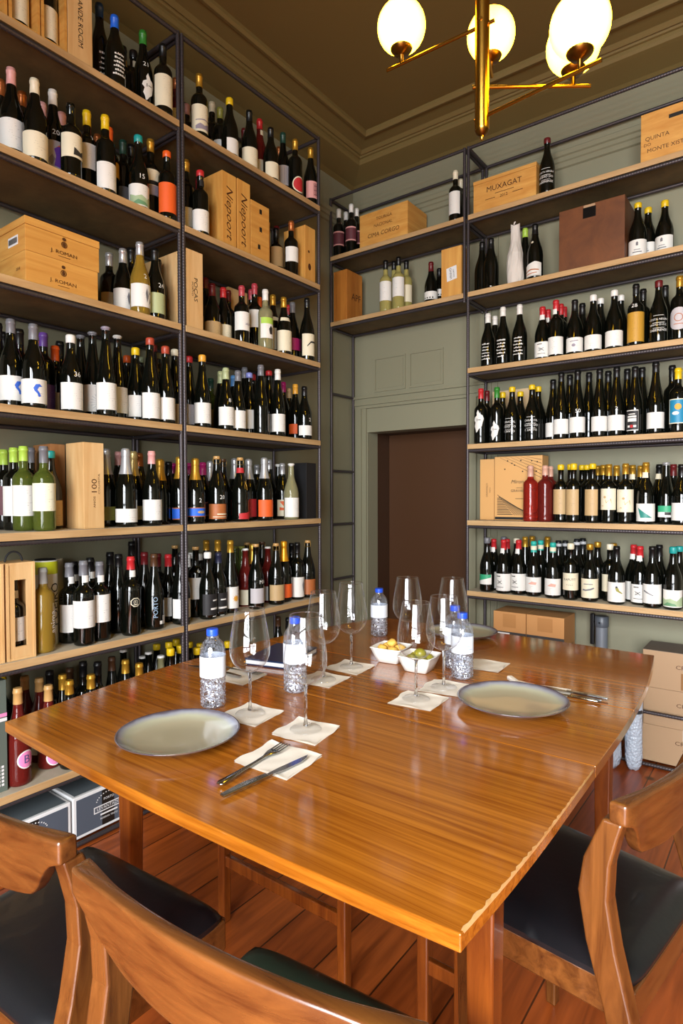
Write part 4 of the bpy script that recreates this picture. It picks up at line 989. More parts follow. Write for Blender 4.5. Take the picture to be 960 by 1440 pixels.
# windowed presentation boxes with a bottle inside
for i, (a, b) in enumerate(((.82, .916), (.924, 1.018))):
    t = thing('presentation_box', ['pale pine windowed bottle box cut by the photo edge, left wall sixth shelf', 'pale pine windowed bottle box with a rope handle, left wall sixth shelf'][i], 'box', (FR-.004, a, ZL[5]+.0004), 0, 'windowed bottle boxes')
    W, D, hh, k, f = b-a, .105, .326, .008, .019; m = MB()
    m.box(-D, 0, 0, k, 0, hh).box(-D, 0, W-k, W, 0, hh).box(-D, -.001, k, W-k, 0, k).box(-D, -.001, k, W-k, hh-k, hh).box(-D, -D+.005, k, W-k, k, hh-k); m.obj('box_shell', pale, t)
    m = MB(); m.box(-.012, -.003, k, k+f, k, hh-k).box(-.012, -.003, W-k-f, W-k, k, hh-k).box(-.012, -.003, k+f, W-k-f, k, k+.036).box(-.012, -.003, k+f, W-k-f, hh-k-.05, hh-k); m.obj('window_front', pale, t)
    MB().tube([(-.05+.0, W*.5-.028*math.cos(q), hh+.034*math.sin(q)) for q in [PI*j/12 for j in range(13)]], .0035, 7).obj('rope_handle', plain('black_rope', '1b1a1c', .8), t)
    bt = make_bottle(FR-.065, (a+b)/2, ZL[5]+k, .262, 0, 'port', 'dark', 'L', 'black', 'white', .05, .13, {'seal': 'white'}, 'L', rng)
    bt['label'] = ['white labelled port bottle inside the windowed box cut by the photo edge', 'white labelled port bottle seen through the window of the rope-handled pine box'][i]; bt['group'] = 'bottles in presentation boxes'
# tubes
for nm, lab, x, y, hh, r, band, txt in (('gift_tube', 'white bottle tube with a yellow band and dark sideways letters, left wall sixth shelf', -2.212, 1.128, .312, .041, 'yellow', 'POEIRO'), ('gift_tube', 'plain cream bottle tube behind the yellow-banded white tube, left wall sixth shelf', -2.315, 1.21, .305, .037, None, None)):
    t = thing(nm, lab, 'gift tube', (x, y, ZL[5]+.0004)); pf = [(0, r), (hh-.022, r), (hh, r)]
    MB().lathe([(0, r), (hh-.002, r), (hh, r-.001)], 26).obj('tube_body', col_mat('white' if band else 'cream'), t)
    if band: MB().lathe([(hh-.05, r+.0006), (hh-.004, r+.0006)], 26, cap0=False, cap1=False).obj('colour_band', plain('band_lime_yellow', 'c9cf1e', .45), t); MB().lathe([(hh, r-.004), (hh+.004, r-.006), (hh+.005, .01)], 20).obj('tube_lid', col_mat('black'), t)
    if txt: wrap(pf, [word2d(txt, .046, (.016, .15), PI/2)], 0, 'lettering', col_mat('ink'), t, .001, .0)
# bottom shelf: tall grey gift carton at the photo edge
_t, bx, fr, ri = crate('gift_box', 'grey-green printed gift carton at the photo edge, left wall bottom shelf', 'box', 'L', .84, .93, FR-.03, .09, ZL[6], .372, plain('greygreen_card', '59635b', .5))
flat_letters([rect2d(0, .09, .25, .262)], (0, 0, 0), ri, (0, 0, 1), plain('label_pink', 'e685b8', .55), 'label_art', _t); flat_letters([rect2d(0, .09, .235, .246)], (0, 0, 0), ri, (0, 0, 1), white_card, 'label_art', _t)
flat_letters([rect2d(.01+.012*(k % 6), .018+.012*(k % 6), .02+.012*(k//6), .028+.012*(k//6)) for k in range(36)], (0, 0, 0), ri, (0, 0, 1), white_card, 'label_art', _t)
# two grey cartons on the floor under the left shelves
for i, (a, b, zt) in enumerate(((.86, 1.139, .150), (1.147, 1.43, .156))):
    t, bx, fr, ri = crate('wine_carton', ['grey white-edged wine carton on the floor under the left shelves, cut by the chair back', 'grey white-edged wine carton on the floor beside the table leg, under the left shelves'][i], 'carton', 'L', a, b, XF-.022, .30, .0215, zt, white_card, None, None, 'grey cartons under the shelves', .004)
    W = b-a; bx(.012, W-.012, .012, zt-.012, -.0012, .003, slate_card, 'front_panel', 0); bx(.012, W-.012, zt-.003, zt+.0012, .012, .288, plain('slate_card_top', '5c6468', .4), 'top_panel', 0)
    bx(W*.40, W*.58, .012, zt-.012, -.0018, .001, blackm, 'tape', 0)
    c = W*.5
    arc = [(c+.052*math.cos(q), zt*.64+.034*math.sin(q)) for q in [PI*(.08+.84*k/12) for k in range(13)]]
    its = [rect2d(x-.0022, x+.0022, y-.002, y+.002) for x, y in arc]+[word2d('PORTO', .013, (c, zt*.70))]+[(lambda r0, r1: (r0[0]+r1[0], [(0, 1, 5, 4), (1, 2, 6, 5), (2, 3, 7, 6), (3, 0, 4, 7)]))(rect2d(c-.062, c+.062, zt*.42, zt*.58), rect2d(c-.058, c+.058, zt*.445, zt*.555))]
    its += [word2d('LEVANTADO', .017, (c, zt*.50)), rect2d(c-.036, c+.036, zt*.33, zt*.37), word2d('RESERVA TINTO', .010, (c, zt*.25))]
    flat_letters(its, (0, 0, 0), ri, (0, 0, 1), white_card, 'lettering', t, .0022)
# back wall crates
crate('wine_crate', 'low wooden crate with burnt capitals above a year, back wall top shelf', 'wooden crate', 'R', -1.425, -1.080, YF+.012, .23, ZR[0], .172, pine,
  lambda W, h: [word2d('MUXAGAT', .040, (W*.5, h*.62)), rect2d(W*.36, W*.66, h*.44, h*.455), word2d('2012', .022, (W*.5, h*.32)), rect2d(W*.2, W*.36, h*.32, h*.335), rect2d(W*.64, W*.8, h*.32, h*.335)], .02, None)
_t, bx, fr, ri = crate('wine_crate', 'wooden crate with a black hand slot cut by the photo edge, back wall top shelf', 'wooden crate', 'R', -.592, -.245, YF+.012, .23, ZR[0], .22, pine,
  lambda W, h: [word2d('QUINTA', .026, (.068, h*.46)), word2d('DO', .020, (.028, h*.34)), word2d('MONTE XISTO', .026, (.112, h*.21))])
bx(.115, .235, .165, .182, -.0008, .004, blackm, 'hand_slot', 0)
_t, bx, fr, ri = crate('wine_crate', 'large square dark brown box with a black catch plate, back wall second shelf', 'wooden crate', 'R', -.963, -.658, YF+.012, .22, ZR[1], .300, darkbox, None, None)
bx(.115, .175, .235, .285, -.003, .002, plain('catch_plate', '0d0a08', .4, .6), 'catch_plate'); bx(.118, .172, .285, .297, -.003, .001, kraft, 'catch_tag')
crate('wine_case', 'small reddish wooden case behind the black magnums, back wall second shelf', 'wooden case', 'R', -1.44, -1.415+.03, YF+.175, .07, ZR[1], .255, darkbox)
_t, bx, fr, ri = crate('wine_carton', 'wide kraft wine carton with musical score lines and hatched corner, back wall fifth shelf', 'carton', 'R', -1.345, -1.078, YF+.125, .10, ZR[4], .352, plain('kraft_light', 'cf9c5e', .65), None)
W, h = .267, .352
its = []
for k in range(6): its.append(([(.03+.03*k, h*.985), (.032+.03*k, h*.985), (W-.004, h*(.66+.055*k)), (W-.004, h*(.653+.055*k))], [(0, 3, 2, 1)]))
for k, (a, b) in enumerate(((.075, .93), (.115, .86), (.06, .80), (.15, .93), (.19, .83), (.21, .92), (.1, .89), (.235, .76), (.16, .76), (.24, .9))): its.append(disc2d(a, h*b, .0042, .0035))
its += [word2d('Mirones', .029, (W*.53, h*.60), 0, .35), word2d('GRAVANÇO', .020, (W*.56, h*.46)), word2d('VINHAS DE', .010, (W*.56, h*.505)), rect2d(W*.45, W*.65, h*.335, h*.342), rect2d(.003, W-.003, .004, .018)]
for k in range(20):
    x = .016+.0115*k; y = h*.40-.62*(x-.016)
    if y > .03: its.append(([(x, y), (x+.004, y), (min(x+.004+.10, W-.005), .028+.0), (min(x+.10, W-.009), .028)], [(0, 3, 2, 1)]))
    its.append(([(.016, .03+.009*k), (.016, .034+.009*k), (.016+max(.0, (h*.40-.03-.009*k)/.62)*.5, .034+.009*k-.0), (.016+max(.0, (h*.40-.03-.009*k)/.62)*.5, .03+.009*k)], [(0, 3, 2, 1)]) if .03+.009*k < h*.36 else rect2d(.016, .0161, .03, .0301))
flat_letters(its, (0, 0, 0), ri, (0, 0, 1), blackm, 'lettering', _t)
crate('wine_case', 'narrow kraft case at the post end beside the wide carton, back wall fifth shelf', 'wooden case', 'R', -1.436, -1.352, YF+.135, .10, ZR[4], .342, plain('kraft_light', 'cf9c5e', .65), lambda W, h: [word2d('GRAVANÇO', .014, (W*.5, h*.49), PI/2), word2d('TINTO', .010, (W*.72, h*.49), PI/2)])
crate('wine_carton', 'pale cream carton standing behind the yellow-waxed bottles, back wall fourth shelf', 'carton', 'R', -1.405, -1.18, YF+.235, .009, ZR[3], .315, plain('cream_card', 'c9ad84', .65))
# over the doorway
crate('wine_crate', 'wooden crate with three burnt lines of lettering, upper shelf over the doorway', 'wooden crate', 'R', -2.190, -1.845, YF+.02, .23, ZR[0], .204, pine,
  lambda W, h: [word2d('TOURIGA', .026, (W*.52, h*.76)), word2d('NACIONAL', .026, (W*.5, h*.56)), word2d('CIMA CORGO', .036, (W*.5, h*.30), 0, .15)])
_t, bx, fr, ri = crate('wine_case', 'upright reddish wooden case with side lettering, over-door lower shelf, beside the shelf upright', 'wooden case', 'R', -2.396, -2.29, YF+.02, .17, ZR[1], .322, wood('crate_red_pine', 'a5611f', 'c98436', (26, 22, 2.2), .5))
flat_letters([word2d('APF', .062, (.10, .16))], (.1066, 0, 0), (0, 1, 0), (0, 0, 1), inkm, 'lettering', _t, .0008)
_t, bx, fr, ri = crate('wine_case', 'upright pine case with a white paper label, over-door lower shelf', 'wooden case', 'R', -1.624, -1.5, YF+.02, .1, ZR[1], .276, pineV)
flat_letters([([(.036, .088), (.098, .098), (.094, .172), (.032, .162)], [(0, 1, 2, 3)])], (0, 0, 0), ri, (0, 0, 1), white_card, 'paper_label', _t); flat_letters([word2d('VINHO', .020, (.06, .13), PI/2+.1), word2d('DOURO', .012, (.078, .13), PI/2+.1)], (0, 0, 0), ri, (0, 0, 1), blackm, 'lettering', _t, .0016)
# paper-wrapped bottle
t = thing('wrapped_bottle', 'bottle wrapped in crumpled white paper, back wall second shelf', 'bottle', (-1.203, YF+.05, ZR[1]+.0004)); rg = random.Random(4)
vs = []; ws = [(0, .042), (.03, .044), (.07, .043), (.12, .042), (.16, .040), (.19, .033), (.22, .027), (.25, .0245), (.285, .0235), (.312, .024)]
m = MB(); nn = 28
for z, r in ws:
    for i in range(nn):
        a = 2*PI*i/nn; rr = r*(1+.07*math.sin(3*a+z*30)+rg.uniform(-.035, .035)); vs.append((rr*math.cos(a), rr*math.sin(a), z+(.008*math.sin(a*2+1) if z > .3 else 0)))
m.add(vs, [(k*nn+i, k*nn+(i+1) % nn, (k+1)*nn+(i+1) % nn, (k+1)*nn+i) for k in range(len(ws)-1) for i in range(nn)], False); m.add(vs[:nn], [list(range(nn))[::-1]]); m.add(vs[-nn:], [list(range(nn))]); m.obj('paper_wrap', plain('wrap_paper', 'cfc8c0', .7, bump=(50, .4, .004)), t)
MB().tube([(.0, -.02, .31), (.004, -.023, .318), (.006, -.018, .322)], .004, 6).obj('paper_twist', plain('wrap_paper', 'cfc8c0', .7), t)
# kraft cartons on the low shelf and the stacked cartons on the floor
for i, (a, b) in enumerate(((-1.315, -1.135), (-1.131, -.935))):
    t, bx, fr, ri = crate('wine_carton', ['kraft wine carton with a white address sticker on the low back wall shelf', 'kraft wine carton with handwriting on its side, low back wall shelf'][i], 'carton', 'R', a, b, YF+.045, .19, .262, .383, plain('kraft_orange', 'c08a52', .7), None, None, 'kraft cartons on the low shelf', .002)
    W = b-a; bx(.0, W, .0, .276, -.0014, .002, plain('carton_dark_print', '33302f', .6), 'printed_band', 0)
    flat_letters([(lambda r0, r1: (r0[0]+r1[0], [(0, 1, 5, 4), (1, 2, 6, 5), (2, 3, 7, 6), (3, 0, 4, 7)]))(rect2d(W*.1+k*.026, W*.1+k*.026+.021, .205, .226), rect2d(W*.1+k*.026+.002, W*.1+k*.026+.019, .207, .224)) for k in range(int(W*.8/.026))], (0, 0, 0), ri, (0, 0, 1), plain('kraft_orange', 'c08a52', .7), 'label_art', t, .002)
    bx(W*.3, W*.7, .30, .372, -.0012, .001, plain('kraft_flap', 'b17c45', .7), 'flap', 0)
    if i == 0: bx(.012, .092, .19, .270, -.0026, -.0016, white_card, 'address_sticker', 0)
    if i == 1: flat_letters([rect2d(.03+.012*k, .036+.012*k, .21+.004*(k % 3), .235-.003*(k % 2)) for k in range(11)], (W, 0, 0), (0, 1, 0), (0, 0, 1), blackm, 'lettering', t)
zz = .0215
for i, (hh, lab) in enumerate(((.172, 'lowest of three stacked brown cartons on the floor, back wall corner'), (.176, 'middle of three stacked brown cartons on the floor, behind the steel rail'), (.176, 'topmost of three stacked brown cartons, with shiny tape, on the floor'))):
    t, bx, fr, ri = crate('wine_carton', lab, 'carton', 'R', -.566+.004*(i == 1), -.2, YF+.034, .205, zz, hh, kraft, None, None, 'stacked brown cartons', .002)
    flat_letters([word2d('CRIANZA', .026, (.205, hh*.62), 0, 0, 1.2), word2d('GRAN VINO', .010, (.205, hh*.45), 0, 0, 1.3)], (0, 0, 0), ri, (0, 0, 1), inkm, 'lettering', t)
    bx(.17, .25, hh*.72, hh+.001, -.0012, .1, plain('shiny_tape', 'd5d2cc', .12, 0, .8), 'packing_tape', 0)
    if i == 2: bx(.16, .32, .008, hh*.48, -.001, .001, plain('carton_brown_patch', '8a6136', .7), 'brown_patch', 0)
    if i == 2: bx(.0, .366, hh-.001, hh+.0008, .0, .205, plain('carton_top_dust', '6f6358', .8), 'top_flap', 0)
    zz += hh+.0008
# ------------------------------------------------------------------ dining table
TZ = .75
tw = wood('table_veneer', TAB1, TAB2, (1.7, 85, 85), .15, .5, bump=.006)
legw = wood('table_leg_wood', '5f2a0d', '874616', (40, 40, 3), .25, .4)
tab = thing('dining_table', 'long varnished wooden extension table laid with glasses in the middle of the room', 'table', (-.92, 1.4, 0))
O = Vector((-.92, 1.4, 0))
def xr(y): return -.300-.012*max(0, (1.0-y)/.36)**2-.062*max(0, (y-1.35)/.85)**2
def xl(y): return -1.54+.085*max(0, (1.15-y)/.52)**1.3+.13*max(0, (y-1.55)/.65)**1.6
def ny(x): return .628+.022*((x+.92)/.62)**2
def leaf(y0, y1, near=False, far=False):
    n = 14; ys = [y0+(y1-y0)*i/n for i in range(n+1)]
    P = []
    if near: P += [(xl(.66)+(xr(.66)-xl(.66))*i/12, ny(xl(.66)+(xr(.66)-xl(.66))*i/12)) for i in range(13)]; ys = [max(y, .66) for y in ys]
    P += [(xr(y), y) for y in (ys[1:] if near else ys)]
    if far: a, b = xr(y1), xl(y1); P += [(a+(b-a)*i/12, y1+.012*math.sin(PI*i/12)) for i in range(1, 12)]
    P += [(xl(y), y) for y in reversed(ys[1:] if near else ys)]
    m = MB(); m.prism([(x-O.x, y-O.y) for x, y in P], TZ-.024, TZ); o = m.obj('table_leaf', tw, tab); bevel(o, .0018); return o
leaf(.628, 1.2143, near=True); leaf(1.2157, 1.590); leaf(1.5914, 2.185, far=True)
ed = MB()   # worn pale edge along the right corner
ws = [(.655+.0085*k, random.choice((.0004, .0006, .001, .0022, .0038))*(1.1-.8*k/64)) for k in range(65)]
for zz in (TZ-.004, TZ+.0004): ed.v += [(xr(y)-w-O.x, y-O.y, zz) for y, w in ws]+[(xr(y)+.0004-O.x, y-O.y, zz) for y, w in ws]
K = 65; ed.f += [(130+k, 130+k+1, 195+k+1, 195+k) for k in range(K-1)]+[(k, 65+k, 65+k+1, k+1) for k in range(K-1)]+[(65+k, 195+k, 195+k+1, 65+k+1) for k in range(K-1)]+[(k, k+1, 130+k+1, 130+k) for k in range(K-1)]; ed.smooth += [False]*(4*(K-1))
ed.obj('worn_edge', wood('bare_worn_wood', 'c08a4a', 'd9b077', (20, 20, 20), .6), tab)
ap = MB(); ap.box(-1.36-O.x, -.42-O.x, .90-O.y, .922-O.y, .64, TZ-.024).box(-1.36-O.x, -.42-O.x, 1.90-O.y, 1.92-O.y, .64, TZ-.024).box(-1.375-O.x, -1.353-O.x, .9-O.y, 1.92-O.y, .64, TZ-.024).box(-.425-O.x, -.403-O.x, .9-O.y, 1.92-O.y, .64, TZ-.024); ap.obj('apron', legw, tab)
def leg4(x, y, w0, w1, z1=TZ-.024):
    m = MB(); a, b = w0/2, w1/2; X, Y = x-O.x, y-O.y
    m.add([(X-b, Y-b, 0), (X+b, Y-b, 0), (X+b, Y+b, 0), (X-b, Y+b, 0), (X-a, Y-a, z1), (X+a, Y-a, z1), (X+a, Y+a, z1), (X-a, Y+a, z1)], [(3, 2, 1, 0), (4, 5, 6, 7), (0, 1, 5, 4), (1, 2, 6, 5), (2, 3, 7, 6), (3, 0, 4, 7)]); o = m.obj('leg', legw, tab); bevel(o, .004)
for x, y in ((-.395, .915), (-1.372, .915), (-.45, 1.915), (-1.372, 1.915)): leg4(x, y, .05, .036)
for a, b in ((-1.352, -.905), (-.672, -.578)):
    g = bpy.data.objects.new('gate_leg', None); COLL.objects.link(g); g.parent = tab
    for x in (a, b): leg4(x, 1.215, .030, .028); bpy.context.view_layer.objects
    MB().box(a-O.x, b-O.x, 1.207-O.y, 1.223-O.y, .172, .206, .003).obj('stretcher', legw, tab)
    COLL.objects.unlink(g); bpy.data.objects.remove(g)
MB().box(-.70-O.x, -.68-O.x, .66-O.y, .685-O.y, TZ-.034, TZ-.024).obj('leaf_catch', plain('brass_catch', 'a08a5a', .35, .8), tab)

# ------------------------------------------------------------------ chairs
chairw = wood('chair_teak', '47240d', '73451e', (5, 34, 34), .27, .45, bump=.03)
chairv = wood('chair_teak_upright', '47240d', '73451e', (34, 34, 4), .27, .45, bump=.03)
blackleather = plain('black_leather', '0f1013', .36, 0, .5, .1, (55, .25, .0012)); greenleather = plain('green_leather', '26382b', .4, 0, .5, .1, (55, .25, .0012))
def make_chair(label, loc, rz, seatm, hw=.225, lean=.075):
    t = thing('dining_chair', label, 'chair', (loc[0], loc[1], 0), rz, 'teak dining chairs round the table')
    # seat pad: trapezoid, soft edges
    fw, bw_, y0, y1 = hw-.012, hw-.034, -.17, .19
    def sp(u, v):
        y = y0+(y1-y0)*v; w = bw_+(fw-bw_)*v; x = (2*u-1)*w; ex = (abs(2*u-1))**8; ey = (abs(2*v-1))**10
        return (x*(1-.03*ey), y-.012*(2*v-1)*ex, .468-.022*max(ex, ey)+.004*(1-(2*u-1)**2)*(1-(2*v-1)**2))
    m = MB(); m.grid(sp, 22, 18); m.grid(lambda u, v: (sp(1-u, v)[0], sp(1-u, v)[1], .436), 22, 18)
    def side(i):
        def f(u, v):
            a = {0: (u, 0), 1: (1, u), 2: (1-u, 1), 3: (0, 1-u)}[i]; q = sp(*a); return (q[0], q[1], .436+(q[2]-.436)*v)
        return f
    for i in range(4): m.grid(side(i), 22, 2)
    m.obj('seat', seatm, t, merge=True)
    r = MB(); k = .018
    for (ax, ay, bx_, by) in ((-bw_, y0, -fw, y1), (bw_, y0, fw, y1), (-fw, y1, fw, y1), (-bw_, y0, bw_, y0)):
        d = Vector((bx_-ax, by-ay, 0)); L = d.length; d /= L; nrm = Vector((-d.y, d.x, 0))*k/2; A, B = Vector((ax, ay, 0)), Vector((bx_, by, 0)); A -= d*.004; B += d*.004
        cx = Vector((0, 0, 0)); A = A*.955; B = B*.955
        vs = [A-nrm, B-nrm, B+nrm, A+nrm]; r.add([(q.x, q.y, z) for z in (.378, .437) for q in vs], [(3, 2, 1, 0), (4, 5, 6, 7), (0, 1, 5, 4), (1, 2, 6, 5), (2, 3, 7, 6), (3, 0, 4, 7)])
    bevel(r.obj('seat_frame', chairw, t), .003)
    for s in (-1, 1):
        m = MB(); x, y = s*(fw-.028), y1-.028; a, b = .018, .012
        m.add([(x-b, y-b, 0), (x+b, y-b, 0), (x+b, y+b, 0), (x-b, y+b, 0), (x-a, y-a, .437), (x+a, y-a, .437), (x+a, y+a, .437), (x-a, y+a, .437)], [(3, 2, 1, 0), (4, 5, 6, 7), (0, 1, 5, 4), (1, 2, 6, 5), (2, 3, 7, 6), (3, 0, 4, 7)]); bevel(m.obj('leg', chairv, t), .004)
        # rear leg runs up into the back post
        X = s*(hw-.008); st = [(0, -.225, .014, .015), (.25, -.190, .016, .020), (.42, -.160, .017, .024), (.52, -.132, .0175, .026), (.60, -.118, .0175, .026), (.66, -.124, .017, .023), (.71, -.140, .0165, .019), (.738, -.150, .016, .017)]
        m = MB(); vs = []
        for z, yy, a, b in st: vs += [(X-a, yy-b, z), (X+a, yy-b, z), (X+a, yy+b, z), (X-a, yy+b, z)]
        fs = [(k*4+i, k*4+(i+1) % 4, k*4+4+(i+1) % 4, k*4+4+i) for k in range(len(st)-1) for i in range(4)]+[(3, 2, 1, 0), tuple(range(len(vs)-4, len(vs)))]
        m.add(vs, fs); bevel(m.obj('back_post', chairv, t), .005, 3)
    # curved crest rail, deeper in the middle
    def cr(u, v, side):
        q = 2*u-1; x = q*(hw+.0095); k = min(1, max(0, (1-abs(q)-.055)/.34)); k = k*k*(3-2*k)
        bow = .034*(1-q*q); zt = .772+.004*(1-q*q); zb = zt-.036-.062*k-.032*(1-q*q)
        z = zb+(zt-zb)*v; y = -.158-bow+(.015 if side else -.015)*(1-.3*k)+.022*(1-v)*k
        return (x, y, z)
    m = MB(); m.grid(lambda u, v: cr(u, v, 0), 44, 6); m.grid(lambda u, v: cr(1-u, v, 1), 44, 6)
    m.grid(lambda u, v: tuple(Vector(cr(u, 1, 0)).lerp(Vector(cr(u, 1, 1)), v)), 44, 1); m.grid(lambda u, v: tuple(Vector(cr(1-u, 0, 0)).lerp(Vector(cr(1-u, 0, 1)), v)), 44, 1)
    m.grid(lambda u, v: tuple(Vector(cr(1, u, 0)).lerp(Vector(cr(1, u, 1)), v)), 6, 1); m.grid(lambda u, v: tuple(Vector(cr(0, 1-u, 0)).lerp(Vector(cr(0, 1-u, 1)), v)), 6, 1)
    bevel(m.obj('crest_rail', chairw, t, merge=True), .005, 3)
    return t
make_chair('teak dining chair with black leather seat, cut off by the left photo edge', (-1.098, .602), .06, blackleather, .236)
make_chair('teak dining chair with dark green seat, its curved back closest to the camera', (-.538, .620), .095, greenleather, .246)
make_chair('teak dining chair with black seat on the right side of the table', (-.341, 1.299), PI/2-.165, blackleather, .225)

# ------------------------------------------------------------------ table ware
WG = thin_glass('wine_glass', (.985, .988, .99), 1.5, 0, .025, edge=.6); WF = thin_glass('wine_glass_foot', (.99, .99, .99), 1.5, 0, .02, edge=.3, k=.3)
sg = bpy.data.materials.new('solid_glass'); sg.use_nodes = True; q_ = sg.node_tree.nodes['Principled BSDF']; q_.inputs['Transmission Weight'].default_value = 1; q_.inputs['Roughness'].default_value = 0; q_.inputs['IOR'].default_value = 1.48
def wine_glass(x, y, label, h=.25):
    t = thing('wine_glass', label, 'wine glass', (x, y, TZ+.0026), 0, 'wine glasses on the table'); s = h/.25
    MB().lathe([(0, .034), (.0015, .0355), (.003, .034), (.005, .018), (.009, .006)], 28, cap0=False, cap1=False).obj('foot', WF, t); MB().lathe([(.009, .006), (.02, .0038), (.07, .0034), (.096, .0042), (.101, .006)], 20).obj('stem', sg, t)
    pf = [(.101, .006), (.104, .015), (.109, .025), (.117, .0345), (.128, .0425), (.142, .0472), (.157, .0485), (.175, .0472), (.197, .0440), (.220, .0398), (.242, .0362), (h, .0352)]
    MB().lathe(pf, 32, cap0=False, cap1=False).obj('bowl', WG, t)
    MB().tube([(.0352*math.cos(k*PI/18), .0352*math.sin(k*PI/18), h) for k in range(37)], .0008, 6, caps=False).obj('rim', sg, t)
    return t
napm = plain('paper_napkin', 'e6ddcf', .8, bump=(120, .3, .0008))
def napkin(x, y, rot, label, w=.115, d=.115):
    rg = random.Random(int(x*1000+y*777)); ph = rg.uniform(0, 6)
    def f(u, v):
        a, b = (u-.5)*w, (v-.5)*d; e = max(abs(2*u-1), abs(2*v-1))
        return (a+.003*math.sin(9*v+ph), b+.003*math.sin(8*u+ph), .0012+.0007*math.sin(11*u+ph)*math.sin(9*v)+.0022*max(0, e-.86)/.14*(.5+.5*math.sin(7*u+5*v+ph)))
    m = MB(); m.grid(f, 16, 16); m.grid(lambda u, v: (f(1-u, v)[0], f(1-u, v)[1], .0001), 1, 1, False)
    o = m.obj('paper_napkin', napm, None, loc=(x, y, TZ+.0002)); o.rotation_euler = (0, 0, rot)
    return tag(o, label, 'napkin', 'paper napkins on the table')
napkin(-1.035, 1.016, .10, 'white paper napkin under the first glass beside the front water bottle')
napkin(-.862, 1.018, .12, 'white paper napkin under the large front glass near the table seam')
napkin(-.760, 1.343, .10, 'white paper napkin under the glass in front of the right snack bowl')
napkin(-.752, 1.475, .14, 'white paper napkin under the glass beside the right water bottle')
napkin(-1.070, 1.335, .08, 'white paper napkin behind the hidden middle water bottle')
napkin(-1.078, 1.482, .05, 'white paper napkin under the tall glass left of the snack bowls')
napkin(-.812, .875, .06, 'white paper napkin under the front fork and knife', .135, .12)
napkin(-1.285, 1.215, .10, 'white paper napkin under cutlery at the left table edge', .13, .115)
napkin(-.545, 1.590, .05, 'white paper napkin under cutlery behind the large right plate', .16, .12)
napkin(-.755, 1.745, .10, 'white paper napkin peeking out behind the right water bottle')
for x, y, lb, h in ((-1.035, 1.016, 'wine glass beside the front water bottle', .251), (-.865, 1.020, 'largest wine glass at the front, water bottle seen through it', .256), (-1.062, 1.331, 'wine glass half hidden behind the largest front glass', .25),
    (-1.074, 1.482, 'wine glass standing left of the snack bowls', .257), (-.769, 1.343, 'wine glass in front of the right snack bowl', .248), (-.755, 1.469, 'wine glass directly left of the right water bottle', .248),
    (-1.024, 1.732, 'wine glass behind the snack bowls, against the brown door', .25), (-.894, 1.800, 'wine glass behind the right water bottles, against the shelf post', .25)): wine_glass(x, y, lb, h)
# water bottles
pet = thin_glass('water_bottle_plastic', (.95, .965, .99), 1.45, .02, .08, (60, .35, .004), .30); petlow = thin_glass('water_bottle_ribs', (.88, .91, .97), 1.45, .04, .14, (70, 1.0, .012), .85)
wlabel = plain('water_label', 'dfe4ee', .45); bluecap = plain('water_cap_blue', '1f4fd0', .35)
def water_bottle(x, y, label, h=.194):
    t = thing('water_bottle', label, 'water bottle', (x, y, TZ+.0006), random.uniform(0, 6), 'small water bottles'); R = .0315
    low = [(0, .022), (.003, .028)]; z = .008
    while z < h*.37: low += [(z, R), (z+.004, R-.0022), (z+.008, R)]; z += .0095
    MB().lathe(low, 24, cap1=False).obj('ribbed_base', petlow, t)
    up_ = [(low[-1][0], R), (h*.40, R), (h*.70, R), (h*.76, R*.97), (h*.82, R*.80), (h*.87, R*.52), (h*.90, R*.40), (h*.915, .0125)]
    MB().lathe(up_, 24, cap0=False, cap1=False).obj('plastic_body', pet, t)
    m = MB().lathe([(h*.40, R+.0005), (h*.66, R+.0005)], 28, cap0=False, cap1=False); m.obj('label', wlabel, t)
    wrap([(0, R), (h, R)], [rect2d(-.02, .02, h*.46, h*.475), rect2d(-.012, .012, h*.50, h*.525), rect2d(-.015, .015, h*.57, h*.58)], 0, 'label_art', plain('water_print', 'aab8d8', .5), t, .0009)
    q = []
    for k in range(3): q += [(h*.918+.0052*k, .0148), (h*.918+.0052*k+.0035, .0148)]
    MB().lathe([(h*.915, .0146), *q, (h-.001, .0146), (h, .013)], 26).obj('cap', bluecap, t)
    MB().lathe([(h*.895, .0158), (h*.905, .0158)], 22, cap0=False, cap1=False).obj('neck_ring', pet, t)
water_bottle(-1.152, 1.003, 'blue-capped water bottle at the front left of the glasses', .194)
water_bottle(-1.064, 1.212, 'blue-capped water bottle seen through the largest wine glass', .200)
water_bottle(-1.240, 1.889, 'blue-capped water bottle at the back before the brown door', .178)
water_bottle(-.757, 1.587, 'front one of two blue-capped water bottles beside the far plate', .188)
water_bottle(-.820, 1.668, 'rear one of two blue-capped water bottles beside the far plate', .190)
# plates
m, nt, p = mat('glazed_stoneware'); N = nt.nodes.new; tc = N('ShaderNodeTexCoord'); ln = N('ShaderNodeVectorMath'); ln.operation = 'LENGTH'
sp_ = N('ShaderNodeVectorMath'); sp_.operation = 'MULTIPLY'; sp_.inputs[1].default_value = (1, 1, 0); link(nt, tc.outputs['Object'], sp_.inputs[0]); nz = N('ShaderNodeTexNoise'); nz.inputs['Scale'].default_value = 14; link(nt, tc.outputs['Object'], nz.inputs['Vector'])
link(nt, sp_.outputs[0], ln.inputs[0]); ad = N('ShaderNodeMath'); ad.operation = 'MULTIPLY_ADD'; ad.inputs[1].default_value = .02; link(nt, nz.outputs['Fac'], ad.inputs[0]); link(nt, ln.outputs['Value'], ad.inputs[2])
rp = N('ShaderNodeValToRGB'); e = rp.color_ramp.elements; e[0].position = .0; e[0].color = lin('a2987c'); e[1].position = .149; e[1].color = lin('9a7a56')
for ps, cl in ((.095, 'a89f84'), (.118, 'a5a48c'), (.128, '8b8c96'), (.135, '4c4350'), (.141, '54443f')): q = e.new(ps); q.color = lin(cl)
